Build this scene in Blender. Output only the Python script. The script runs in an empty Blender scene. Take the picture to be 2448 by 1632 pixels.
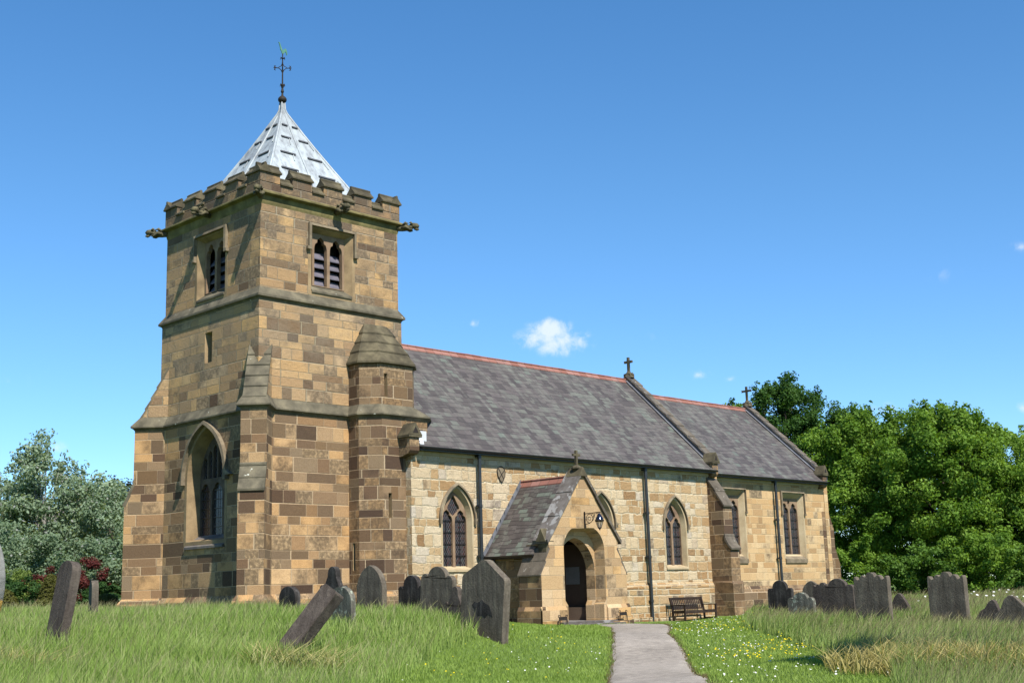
import bpy, math, random
import numpy as np
from mathutils import Vector, Matrix
from mathutils.geometry import tessellate_polygon

# ------------------------------------------------------------------ camera, sky, sun, exposure
SC = bpy.context.scene
COL = SC.collection
CAM = Vector((-24.219, -35.493, 0.866))
FW = Vector((0.70316, 0.68326, 0.19677)); RT = Vector((0.70087, -0.71267, -0.02987)); UP = Vector((-0.11983, -0.15891, 0.97999))
cam = bpy.data.cameras.new('camera'); camo = bpy.data.objects.new('camera', cam); COL.objects.link(camo)
m3 = Matrix((RT, UP, -FW)).transposed(); camo.matrix_world = Matrix.Translation(CAM) @ m3.to_4x4()
cam.sensor_width = 36; cam.lens = 3017.54 / 2448 * 36; cam.clip_end = 5000; cam.clip_start = 0.1
SC.camera = camo
SUN = Vector((-0.166, -0.62, 0.766)).normalized()
ELEV = math.asin(SUN.z); AZ = math.atan2(SUN.x, SUN.y)

class NT:
    """tiny node-expression helper"""
    def __init__(s, tree): s.t = tree; s.n = tree.nodes; s.l = tree.links
    def put(s, sock, v):
        if isinstance(v, bpy.types.NodeSocket): s.l.new(v, sock)
        elif v is not None: sock.default_value = v
    def M(s, op, a=None, b=None, c=None, clamp=False):
        n = s.n.new('ShaderNodeMath'); n.operation = op; n.use_clamp = clamp
        for i, v in enumerate((a, b, c)):
            if v is not None: s.put(n.inputs[i], v)
        return n.outputs[0]
    def noise(s, vec, scale, detail=3, rough=.55, dim='3D', dist=0, col=False):
        n = s.n.new('ShaderNodeTexNoise'); n.noise_dimensions = dim
        s.put(n.inputs['Vector'], vec); n.inputs['Scale'].default_value = scale
        n.inputs['Detail'].default_value = detail; n.inputs['Roughness'].default_value = rough; n.inputs['Distortion'].default_value = dist
        return n.outputs[1 if col else 0]
    def ramp(s, f, stops, interp='LINEAR'):
        n = s.n.new('ShaderNodeValToRGB'); cr = n.color_ramp; cr.interpolation = interp
        while len(cr.elements) < len(stops): cr.elements.new(.5)
        for e, (p, c) in zip(cr.elements, stops): e.position = p; e.color = (*c, 1) if len(c) == 3 else c
        s.l.new(f, n.inputs[0]); return n.outputs[0]
    def mr(s, v, a, b, c=0., d=1., mode='SMOOTHSTEP'):
        n = s.n.new('ShaderNodeMapRange'); n.interpolation_type = mode
        for i, x in enumerate((v, a, b, c, d)): s.put(n.inputs[i], x)
        return n.outputs[0]
    def mix(s, f, a, b, mode='MIX'):
        n = s.n.new('ShaderNodeMix'); n.data_type = 'RGBA'; n.blend_type = mode
        s.put(n.inputs[0], f)
        for i, v in ((6, a), (7, b)):
            if isinstance(v, tuple): v = (*v, 1) if len(v) == 3 else v
            s.put(n.inputs[i], v)
        return n.outputs[2]
    def xyz(s, v):
        n = s.n.new('ShaderNodeSeparateXYZ'); s.l.new(v, n.inputs[0]); return n.outputs
    def comb(s, x, y, z=0.):
        n = s.n.new('ShaderNodeCombineXYZ')
        for i, v in enumerate((x, y, z)): s.put(n.inputs[i], v)
        return n.outputs[0]
    def white(s, v):
        n = s.n.new('ShaderNodeTexWhiteNoise'); n.noise_dimensions = '3D'; s.l.new(v, n.inputs[0]); return n.outputs
    def bump(s, h, strength=.5, dist=.02):
        n = s.n.new('ShaderNodeBump'); n.inputs['Strength'].default_value = strength; n.inputs['Distance'].default_value = dist
        s.l.new(h, n.inputs['Height']); return n.outputs[0]

# world: physical sky, with a few wisps of fair-weather cloud
W = bpy.data.worlds.new('World'); SC.world = W; W.use_nodes = True
nt = NT(W.node_tree)
for n in list(nt.n): nt.n.remove(n)
sky = nt.n.new('ShaderNodeTexSky'); sky.sky_type = 'NISHITA'; sky.sun_disc = False
sky.sun_elevation = ELEV; sky.sun_rotation = AZ % (2 * math.pi); sky.altitude = 0; sky.air_density = 1.0; sky.dust_density = .1; sky.ozone_density = 3.0
tc = nt.n.new('ShaderNodeTexCoord').outputs['Generated']
clouds = [((0.7235, 0.6600, 0.2040), .026, 1.0), ((0.7150, 0.6690, 0.1980), .024, .75), ((0.7300, 0.6545, 0.1950), .030, .95), ((0.7400, 0.6440, 0.1950), .022, .7), ((0.6798, 0.7025, 0.2106), .012, .55), ((0.771, 0.6062, 0.1953), .013, .35),
          ((0.801, 0.5757, 0.1642), .013, .5), ((0.8153, 0.5564, 0.1603), .007, .4), ((0.4298, 0.8953, 0.1172), .016, .6),
          ((0.8843, 0.409, 0.2253), .02, .2), ((0.8779, 0.4611, 0.129), .016, .7), ((0.9037, 0.3555, 0.2388), .014, .35), ((0.9195, 0.3734, 0.1232), .016, .5), ((0.398, 0.9024, 0.1655), .02, .2)]
dn = nt.n.new('ShaderNodeVectorMath'); dn.operation = 'NORMALIZE'; nt.l.new(tc, dn.inputs[0]); dirv = dn.outputs[0]
nz = nt.noise(dirv, 55, 6, .62, dist=.3)
tot = None
for d, r, a in clouds:
    sub = nt.n.new('ShaderNodeVectorMath'); sub.operation = 'SUBTRACT'; nt.l.new(dirv, sub.inputs[0]); sub.inputs[1].default_value = d
    mu = nt.n.new('ShaderNodeVectorMath'); mu.operation = 'MULTIPLY'; nt.l.new(sub.outputs[0], mu.inputs[0]); mu.inputs[1].default_value = (1, 1, 1.9)
    ln = nt.n.new('ShaderNodeVectorMath'); ln.operation = 'LENGTH'; nt.l.new(mu.outputs[0], ln.inputs[0])
    f = nt.M('SUBTRACT', 1, nt.M('DIVIDE', ln.outputs['Value'], r), clamp=True)
    f = nt.M('MULTIPLY', f, a)
    tot = f if tot is None else nt.M('MAXIMUM', tot, f)
g = nt.M('MULTIPLY', nt.mr(nt.M('ADD', nt.M('MULTIPLY', tot, 1.3), nt.M('MULTIPLY', nt.M('SUBTRACT', nz, .5), 3.2)), .15, 1.35), nt.mr(tot, 0, .5))
hs = nt.n.new('ShaderNodeHueSaturation'); hs.inputs['Saturation'].default_value = 1.26; hs.inputs['Value'].default_value = 1.18; nt.l.new(sky.outputs[0], hs.inputs['Color'])
zdir = nt.xyz(dirv)[2]
hsb = nt.mix(nt.mr(zdir, .0, .35, 1., 0.), hs.outputs[0], nt.mix(1., hs.outputs[0], (.66, .86, 1.12), 'MULTIPLY'))
skc = nt.mix(nt.M('MULTIPLY', g, .8), hsb, (6.2, 6.7, 7.3))
bg = nt.n.new('ShaderNodeBackground'); bg.inputs[1].default_value = .085; nt.l.new(skc, bg.inputs[0])
wo = nt.n.new('ShaderNodeOutputWorld'); nt.l.new(bg.outputs[0], wo.inputs[0])

sl = bpy.data.lights.new('sun', 'SUN'); sl.energy = 5.0; sl.angle = math.radians(.5); sl.color = (1, .955, .88)
so = bpy.data.objects.new('sun', sl); COL.objects.link(so); so.location = (-20, -60, 60)
so.rotation_euler = SUN.to_track_quat('Z', 'Y').to_euler()
SC.view_settings.view_transform = 'Standard'; SC.view_settings.look = 'None'; SC.view_settings.gamma = 1; SC.view_settings.exposure = .85
SC.view_settings.use_curve_mapping = False
SC.cycles.max_bounces = 6; SC.cycles.transparent_max_bounces = 8; SC.cycles.diffuse_bounces = 2

RNG = np.random.default_rng(7); random.seed(7)

# ------------------------------------------------------------------ materials
def newmat(name):
    m = bpy.data.materials.new(name); m.use_nodes = True; t = NT(m.node_tree)
    p = t.n['Principled BSDF']; return m, t, p

def uvs(t):
    n = t.n.new('ShaderNodeUVMap'); n.uv_map = 'UVMap'; return n.outputs[0]
def objc(t): return t.n.new('ShaderNodeTexCoord').outputs['Object']

def masonry(name, h, w, pal, mortar, mw=.016, rough=.6, dark=.35, darkcol=(.055, .043, .034), irr=.006, top=None, seed=0, tint=None):
    m, t, p = newmat(name)
    uv = uvs(t); x, y, _ = t.xyz(uv)
    if irr > .01:
        nn = t.noise(uv, 2.6, 2, col=True); a, b, _ = t.xyz(nn)
        x = t.M('ADD', x, t.M('MULTIPLY', t.M('SUBTRACT', a, .5), irr * 5)); y = t.M('ADD', y, t.M('MULTIPLY', t.M('SUBTRACT', b, .5), irr * 4))
    v = t.M('DIVIDE', y, h)
    v = t.M('ADD', v, t.M('MULTIPLY', t.M('SINE', t.M('MULTIPLY_ADD', v, 1.9, 1. + seed)), .2))
    row = t.M('FLOOR', v); fv = t.M('FRACT', v)
    rh = t.white(t.comb(row, 3.3 + seed, 1.7))[0]
    wr = t.M('MULTIPLY', w, t.M('MULTIPLY_ADD', rh, .45, .78))
    u0 = t.M('DIVIDE', x, wr)
    g = t.M('ADD', t.M('ADD', u0, t.M('MULTIPLY', rh, 17.3)), t.M('MULTIPLY', t.M('SINE', t.M('MULTIPLY_ADD', u0, 2.3, t.M('MULTIPLY', row, 3.1))), .27))
    col = t.M('FLOOR', g); fu = t.M('FRACT', g)
    hv = t.white(t.comb(col, row, 5.1 + seed)); h1 = hv[0]; hr, hg, hb = t.xyz(hv[1])
    du = t.M('MULTIPLY', t.M('MINIMUM', fu, t.M('SUBTRACT', 1, fu)), wr)
    dv = t.M('MULTIPLY', t.M('MINIMUM', fv, t.M('SUBTRACT', 1, fv)), h)
    oc = objc(t); n1 = t.noise(oc, 1.1, 4); n2 = t.noise(oc, 9, 5, .65); n3 = t.noise(oc, 38, 4, .7)
    e = t.M('ADD', t.M('MINIMUM', du, dv), t.M('MULTIPLY', t.M('SUBTRACT', n2, .5), irr * 2.2))
    mort = t.mr(e, mw * .35, mw, 1., 0.)
    c = t.ramp(h1, pal)
    # each stone shifts a little in tone, and carries its own bedding streaks
    c = t.mix(t.M('MULTIPLY', t.mr(hg, .0, 1.), .30), c, t.ramp(hb, [(0, (.42, .27, .12)), (.5, (.56, .43, .25)), (1, (.66, .55, .36))]))
    rot = t.n.new('ShaderNodeMapping'); t.l.new(oc, rot.inputs[0]); rot.inputs['Scale'].default_value = (1.4, 1.4, 9)
    bed = t.noise(rot.outputs[0], 1.5, 5, .6, dist=1.2)
    c = t.mix(t.mr(bed, .52, .78, 0, .28), c, t.mix(.5, c, (.40, .24, .10)))
    # soot bloom: whole stones, plus drifting patches
    dk = t.M('ADD', t.M('MULTIPLY', hr, .62), t.M('MULTIPLY', n1, .75))
    dmask = t.M('MULTIPLY', t.mr(dk, 1.08 - dark * .8, 1.32 - dark * .8), t.mr(n2, .25, .62, .45, 1.))
    c = t.mix(t.M('MULTIPLY', dmask, .8), c, darkcol)
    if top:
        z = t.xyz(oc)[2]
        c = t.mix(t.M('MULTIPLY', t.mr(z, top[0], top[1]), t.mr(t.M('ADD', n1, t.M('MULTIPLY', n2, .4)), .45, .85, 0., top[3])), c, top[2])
    c = t.mix(t.mr(n3, .3, .66, .5, 0.), c, t.mix(1, c, (.38, .31, .25), 'MULTIPLY')); c = t.mix(t.mr(n2, .56, .76, 0, .30), c, t.mix(1, c, (1.35, 1.28, 1.15), 'MULTIPLY')); c = t.mix(1., c, (1.07, .985, .92), 'MULTIPLY')
    if tint: c = t.mix(tint[1], c, tint[0], 'MULTIPLY')
    c = t.mix(mort, c, mortar)
    t.l.new(c, p.inputs['Base Color']); p.inputs['Roughness'].default_value = .92; p.inputs['Specular IOR Level'].default_value = .2
    hgt = t.M('ADD', t.M('MULTIPLY', t.M('ADD', n2, t.M('MULTIPLY', n3, .7)), rough), t.M('MULTIPLY', t.M('ADD', h1, t.M('MULTIPLY', mort, -2.0)), .35))
    t.l.new(t.bump(hgt, .85, .028 + .03 * (rough > .7)), p.inputs['Normal'])
    return m

TAN = [(0, (.075, .05, .036)), (.20, (.14, .092, .06)), (.36, (.30, .195, .11)), (.5, (.52, .35, .18)), (.66, (.66, .42, .19)), (.8, (.72, .53, .31)), (1, (.82, .62, .36))]
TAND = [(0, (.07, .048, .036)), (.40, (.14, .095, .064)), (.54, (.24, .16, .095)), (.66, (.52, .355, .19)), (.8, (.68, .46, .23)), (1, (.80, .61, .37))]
TAN2 = [(0, (.10, .066, .046)), (.08, (.18, .12, .075)), (.2, (.42, .285, .155)), (.45, (.60, .42, .225)), (.66, (.74, .50, .225)), (.84, (.70, .55, .36)), (1, (.84, .65, .40))]
CRE = [(0, (.36, .235, .12)), (.14, (.48, .33, .17)), (.28, (.58, .42, .23)), (.42, (.66, .52, .31)), (.6, (.76, .65, .44)), (.8, (.80, .72, .53)), (.9, (.68, .65, .56)), (1, (.72, .58, .36))]
MORT = (.46, .36, .24)
M_low = masonry('ashlar_lower_tower', .375, .78, TAN, (.50, .36, .22), rough=.45, dark=.50)
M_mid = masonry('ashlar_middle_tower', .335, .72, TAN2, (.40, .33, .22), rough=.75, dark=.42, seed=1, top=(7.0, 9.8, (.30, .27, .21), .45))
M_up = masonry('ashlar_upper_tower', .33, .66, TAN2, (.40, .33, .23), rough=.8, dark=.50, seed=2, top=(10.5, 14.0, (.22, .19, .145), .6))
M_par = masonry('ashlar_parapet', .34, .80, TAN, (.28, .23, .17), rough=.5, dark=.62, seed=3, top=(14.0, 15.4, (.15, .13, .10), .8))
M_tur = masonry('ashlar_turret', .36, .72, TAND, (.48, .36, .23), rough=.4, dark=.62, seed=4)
M_nav = masonry('rubble_nave', .335, .46, CRE, (.70, .59, .40), mw=.026, rough=1.1, dark=.22, irr=.034, seed=5)
M_npl = masonry('rubble_nave_plinth', .31, .52, CRE, (.62, .51, .34), mw=.04, rough=1.0, dark=.36, irr=.018, seed=6, tint=((.78, .66, .50), .55))
M_cha = masonry('ashlar_chancel', .30, .62, [(0, (.36, .25, .13)), (.2, (.52, .355, .18)), (.45, (.62, .44, .225)), (.7, (.70, .54, .31)), (1, (.76, .62, .39))], (.68, .51, .29), rough=.4, dark=.34, seed=7)
M_por = masonry('ashlar_porch', .36, .72, [(0, (.40, .29, .17)), (.25, (.58, .43, .24)), (.5, (.68, .54, .35)), (.8, (.68, .44, .18)), (1, (.76, .64, .44))], (.58, .45, .28), mw=.01, rough=.3, dark=.36, seed=8)
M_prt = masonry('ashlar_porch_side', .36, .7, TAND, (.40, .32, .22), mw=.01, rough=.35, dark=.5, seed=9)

def plain(name, cols, scale=2., rough=.85, bump=.4, spec=.2, streak=None, metal=0, fine=30, lich=None):
    m, t, p = newmat(name); oc = objc(t)
    n1 = t.noise(oc, scale, 5, .6); n2 = t.noise(oc, fine, 4, .7)
    if streak:
        mp = t.n.new('ShaderNodeMapping'); t.l.new(oc, mp.inputs[0]); mp.inputs['Scale'].default_value = streak
        n1 = t.M('MULTIPLY_ADD', t.noise(mp.outputs[0], 1., 5, .65), .7, t.M('MULTIPLY', n1, .3))
    c = t.ramp(n1, [(.28 + .44 * i / max(1, len(cols) - 1), cc) for i, cc in enumerate(cols)])
    c = t.mix(t.mr(n2, .3, .7, .3, 0.), c, t.mix(1, c, (.45, .45, .45), 'MULTIPLY'))
    if lich:
        ln = t.noise(oc, lich[1], 3, .6); c = t.mix(t.mr(ln, lich[2], lich[2] + .06), c, lich[0])
    t.l.new(c, p.inputs['Base Color']); p.inputs['Roughness'].default_value = rough; p.inputs['Specular IOR Level'].default_value = spec; p.inputs['Metallic'].default_value = metal
    if bump: t.l.new(t.bump(t.M('ADD', n2, n1), bump, .02), p.inputs['Normal'])
    return m

M_wea = plain('weathered_string_stone', [(.07, .062, .042), (.15, .13, .088), (.25, .215, .14)], 1.9, lich=((.62, .62, .52), 5, .69))
M_cap = plain('mossy_coping_stone', [(.045, .038, .024), (.11, .092, .055), (.22, .185, .11)], 1.6)
M_cor = plain('lichened_cornice', [(.10, .085, .035), (.20, .17, .07), (.32, .27, .11)], 2.2)
M_gar = plain('gargoyle_stone', [(.05, .045, .03), (.12, .105, .06), (.22, .19, .10)], 5, bump=.8)
M_cop = plain('gable_coping_stone', [(.085, .07, .052), (.15, .125, .095), (.22, .185, .14)], 1.8, lich=((.34, .31, .26), 6, .64))
M_pco = plain('porch_coping_stone', [(.10, .085, .07), (.16, .14, .125), (.22, .20, .18)], 2.5, lich=((.31, .30, .285), 2.4, .52))
M_jam = plain('dressed_window_stone', [(.42, .31, .18), (.55, .43, .26), (.62, .50, .32)], 1.5)
M_jat = plain('dressed_tower_window_stone', [(.20, .14, .08), (.34, .24, .13), (.46, .33, .18)], 1.5)
M_hod = plain('hood_mould_stone', [(.13, .10, .065), (.24, .19, .125), (.36, .29, .19)], 2.5)
M_tra = plain('tracery_stone', [(.20, .13, .085), (.30, .20, .125), (.38, .27, .17)], 2)
M_trd = plain('shade_toned_tracery_stone', [(.07, .05, .04), (.13, .10, .075), (.20, .15, .11)], 2)  # west window tracery: the shade of the recess is put into this darker colour
M_sil = plain('sill_stone', [(.10, .09, .085), (.17, .15, .14), (.26, .22, .17)], 2, lich=((.5, .49, .46), 5, .70))
M_iron = plain('black_painted_iron', [(.008, .009, .012), (.014, .015, .018)], 3, rough=.38, bump=.05, spec=.5)
M_pipe = plain('downpipe_paint', [(.014, .017, .020), (.035, .040, .043)], 2, rough=.42, bump=.05, spec=.5)
M_rust = plain('dark_wrought_iron', [(.02, .016, .014), (.045, .035, .028)], 6, rough=.7, bump=.2)
M_lead = plain('grey_lead', [(.10, .10, .115), (.16, .165, .185), (.26, .27, .29)], 2, rough=.5, bump=.08, streak=(2, 2, .5))
M_vent = plain('dark_lead_vent', [(.06, .062, .07), (.13, .135, .15)], 4, bump=.1)
M_ledw = plain('bright_new_lead', [(.62, .64, .66), (.75, .76, .77)], 2, rough=.5, bump=.05)
M_cop2 = plain('verdigris_copper', [(.08, .24, .17), (.16, .36, .26)], 5, rough=.6, bump=.1)
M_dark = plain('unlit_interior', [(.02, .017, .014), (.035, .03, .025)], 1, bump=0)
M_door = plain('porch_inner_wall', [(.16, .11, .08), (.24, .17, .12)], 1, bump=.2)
M_louv = plain('slate_louvre', [(.11, .10, .125), (.20, .185, .22)], 3, rough=.6, bump=.15)
M_bench = plain('dark_stained_timber', [(.022, .013, .010), (.045, .028, .020), (.075, .048, .035)], 3, rough=.55, bump=.2, streak=(8, 8, 1.5))
M_paper = plain('pinned_paper', [(.35, .34, .32), (.42, .41, .39)], 2, bump=0)
M_red = None

def leadspire():
    m, t, p = newmat('sheet_lead_spire'); oc = objc(t)
    mp = t.n.new('ShaderNodeMapping'); t.l.new(oc, mp.inputs[0]); mp.inputs['Scale'].default_value = (2.4, 2.4, .55)
    n = t.noise(mp.outputs[0], 1.3, 6, .65); n2 = t.noise(oc, 11, 4, .6)
    z = t.xyz(oc)[2]
    c = t.ramp(t.M('ADD', n, t.M('MULTIPLY', t.M('SUBTRACT', n2, .5), .12)), [(.30, (.20, .21, .23)), (.42, (.33, .36, .38)), (.55, (.46, .51, .53)), (.75, (.56, .63, .65))])
    c = t.mix(t.mr(z, 16.3, 19.2, 0, .6), c, t.mix(.5, c, (.22, .22, .22)))
    t.l.new(c, p.inputs['Base Color']); p.inputs['Roughness'].default_value = .55; p.inputs['Specular IOR Level'].default_value = .4
    t.l.new(t.bump(n2, .25, .01), p.inputs['Normal']); return m
M_spire = leadspire()

def slate(name, h, w, green=.5):
    m, t, p = newmat(name); uv = uvs(t); x, y, _ = t.xyz(uv)
    v = t.M('DIVIDE', y, h); row = t.M('FLOOR', v); fv = t.M('FRACT', v)
    u = t.M('ADD', t.M('DIVIDE', x, w), t.M('ADD', t.M('MULTIPLY', t.M('MODULO', row, 2), .5), t.M('MULTIPLY', t.white(t.comb(row, 2.2))[0], .18)))
    col = t.M('FLOOR', u); fu = t.M('FRACT', u)
    hv = t.white(t.comb(col, row, 2.)); h1 = hv[0]; hr, hg, _ = t.xyz(hv[1])
    c = t.ramp(h1, [(0, (.072, .064, .064)), (.3, (.096, .086, .084)), (.55, (.125, .112, .112)), (.8, (.130, .122, .116)), (.95, (.145, .138, .130)), (1, (.130, .150, .135))])
    mp = t.n.new('ShaderNodeMapping'); t.l.new(uv, mp.inputs[0]); mp.inputs['Scale'].default_value = (1.6, .16, 1); mp.inputs['Rotation'].default_value = (0, 0, .0)
    st = t.noise(mp.outputs[0], 1., 6, .62, dist=.4); n2 = t.noise(uv, 14, 4, .65)
    mp2 = t.n.new('ShaderNodeMapping'); t.l.new(uv, mp2.inputs[0]); mp2.inputs['Scale'].default_value = (7, .6, 1)
    s2 = t.noise(mp2.outputs[0], 1., 4, .6)
    pale = t.M('MULTIPLY', t.mr(st, .44, .72), t.mr(s2, .35, .7, .3, 1.))
    c = t.mix(t.M('MULTIPLY', pale, .62 + .0 * green), c, (.27, .295, .265))
    c = t.mix(t.M('MULTIPLY', t.mr(t.M('ADD', t.M('MULTIPLY', hr, .5), t.noise(uv, .45, 3)), .80, 1.05), green), c, (.20, .27, .225))
    c = t.mix(t.mr(n2, .3, .7, .25, 0.), c, t.mix(1, c, (.5, .5, .5), 'MULTIPLY'))
    line = t.mr(t.M('MULTIPLY', fv, h), .016, .046, 1, 0)
    vl = t.mr(t.M('MULTIPLY', t.M('MINIMUM', fu, t.M('SUBTRACT', 1, fu)), w), .002, .010, .7, 0)
    ln = t.M('MAXIMUM', line, vl)
    c = t.mix(t.M('MULTIPLY', ln, .72), c, (.025, .023, .025))
    c = t.mix(1., c, (.93, .87, .80), 'MULTIPLY')
    t.l.new(c, p.inputs['Base Color']); p.inputs['Roughness'].default_value = .62; p.inputs['Specular IOR Level'].default_value = .35
    hh = t.M('SUBTRACT', t.M('ADD', t.M('MULTIPLY', t.M('SUBTRACT', 1, fv), .7), t.M('MULTIPLY', t.M('ADD', h1, n2), .3)), ln)
    t.l.new(t.bump(hh, .5, .012), p.inputs['Normal']); return m
M_slate = slate('nave_slate', .29, .36, .22); M_slatec = slate('chancel_slate', .29, .36, .12); M_slatep = slate('porch_slate', .20, .30, .55)

def ridge_m():
    m, t, p = newmat('red_clay_ridge_tile'); uv = uvs(t); x = t.xyz(uv)[0]; oc = objc(t)
    u = t.M('DIVIDE', x, .46); h1 = t.white(t.comb(t.M('FLOOR', u), 1.))[0]; fu = t.M('FRACT', u)
    c = t.ramp(h1, [(0, (.24, .09, .06)), (.4, (.30, .125, .09)), (.8, (.34, .165, .13)), (1, (.22, .11, .09))])
    n = t.noise(oc, 4, 5, .65); c = t.mix(t.mr(n, .52, .75, 0, .8), c, (.16, .10, .085))
    c = t.mix(t.mr(t.M('MINIMUM', fu, t.M('SUBTRACT', 1, fu)), .01, .04, .8, 0), c, (.10, .05, .04))
    t.l.new(c, p.inputs['Base Color']); p.inputs['Roughness'].default_value = .85; return m
M_red = ridge_m()

def glass_m():
    m, t, p = newmat('leaded_window_glass'); uv = uvs(t); x, y, _ = t.xyz(uv)
    a = t.M('ADD', t.M('DIVIDE', x, .11), t.M('DIVIDE', y, .16)); b = t.M('SUBTRACT', t.M('DIVIDE', x, .11), t.M('DIVIDE', y, .16))
    fa = t.M('FRACT', a); fb = t.M('FRACT', b)
    ed = t.M('MINIMUM', t.M('MINIMUM', fa, t.M('SUBTRACT', 1, fa)), t.M('MINIMUM', fb, t.M('SUBTRACT', 1, fb)))
    h = t.white(t.comb(t.M('FLOOR', a), t.M('FLOOR', b), 1.))[0]
    c = t.ramp(h, [(0, (.012, .014, .018)), (.6, (.03, .022, .022)), (.85, (.05, .016, .014)), (1, (.025, .045, .045))])
    c = t.mix(t.mr(ed, .05, .12, 1, 0), c, (.10, .095, .10))
    t.l.new(c, p.inputs['Base Color']); p.inputs['Roughness'].default_value = .25; p.inputs['Specular IOR Level'].default_value = .5
    t.l.new(t.bump(h, .5, .01), p.inputs['Normal']); return m
M_glass = glass_m()

def attrmat(name, rough=.6, trans=.35, spec=.3, sat=1.):
    m, t, p = newmat(name)
    a = t.n.new('ShaderNodeAttribute'); a.attribute_name = 'tint'
    c = a.outputs[0]
    t.l.new(c, p.inputs['Base Color']); p.inputs['Roughness'].default_value = rough; p.inputs['Specular IOR Level'].default_value = spec
    tr = t.n.new('ShaderNodeBsdfTranslucent'); t.l.new(t.mix(1, c, (1.25, 1.2, .55), 'MULTIPLY'), tr.inputs[0])
    mx = t.n.new('ShaderNodeMixShader'); mx.inputs[0].default_value = trans
    t.l.new(p.outputs[0], mx.inputs[1]); t.l.new(tr.outputs[0], mx.inputs[2]); t.l.new(mx.outputs[0], t.n['Material Output'].inputs[0])
    return m
M_leaf = attrmat('leaves', .6, .42, .15); M_grass = attrmat('grass_blades', .6, .35, .2); M_petal = attrmat('petals', .7, .2, .1)

# ------------------------------------------------------------------ mesh helpers
LOC = {}
def tag(o, label=None, cat=None, group=None, kind=None):
    for k, v in (('label', label), ('category', cat), ('group', group), ('kind', kind)):
        if v: o[k] = v
    return o
def empty(name, loc, label, cat, group=None):
    o = bpy.data.objects.new(name, None); COL.objects.link(o); o.location = loc; o.empty_display_size = .3
    LOC[o.name] = Vector(loc); return tag(o, label, cat, group)
def link(name, me, parent=None, loc=None):
    """mesh given in world coordinates; origin goes to loc (top-level) or to the parent's origin"""
    o = bpy.data.objects.new(name, me); COL.objects.link(o)
    org = LOC[parent.name] if parent is not None else Vector(loc or (0, 0, 0))
    LOC[o.name] = org
    n = len(me.vertices); co = np.empty(n * 3, np.float32); me.vertices.foreach_get('co', co)
    co = co.reshape(-1, 3) - np.array(org, np.float32); me.vertices.foreach_set('co', co.ravel()); me.update()
    if parent is not None: o.parent = parent
    else: o.location = org
    return o
def build(name, V, F, mat, parent=None, loc=None, smooth=False, label=None, mats=None, fm=None):
    me = bpy.data.meshes.new(name); me.from_pydata([tuple(v) for v in V], [], [tuple(f) for f in F])
    me.validate(); me.update()
    uvl = me.uv_layers.new(name='UVMap')
    for p in me.polygons:
        n = p.normal
        if abs(n.z) > .93: t = Vector((1, 0, 0)); b = Vector((0, 1, 0))
        else:
            t = Vector((0, 0, 1)).cross(n).normalized()
            if abs(t.x) > .02 and t.x < 0: t = -t
            elif abs(t.x) <= .02 and t.y > 0: t = -t
            b = n.cross(t)
            if b.z < 0: b = -b
        for li in p.loop_indices:
            c = me.vertices[me.loops[li].vertex_index].co
            uvl.data[li].uv = (c.dot(t), c.dot(b))
        p.use_smooth = smooth
    if mats:
        for m in mats: me.materials.append(m)
        if fm:
            for p, k in zip(me.polygons, fm): p.material_index = k
    else: me.materials.append(mat)
    o = link(name, me, parent, loc)
    if label: o['label'] = label
    return o
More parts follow.
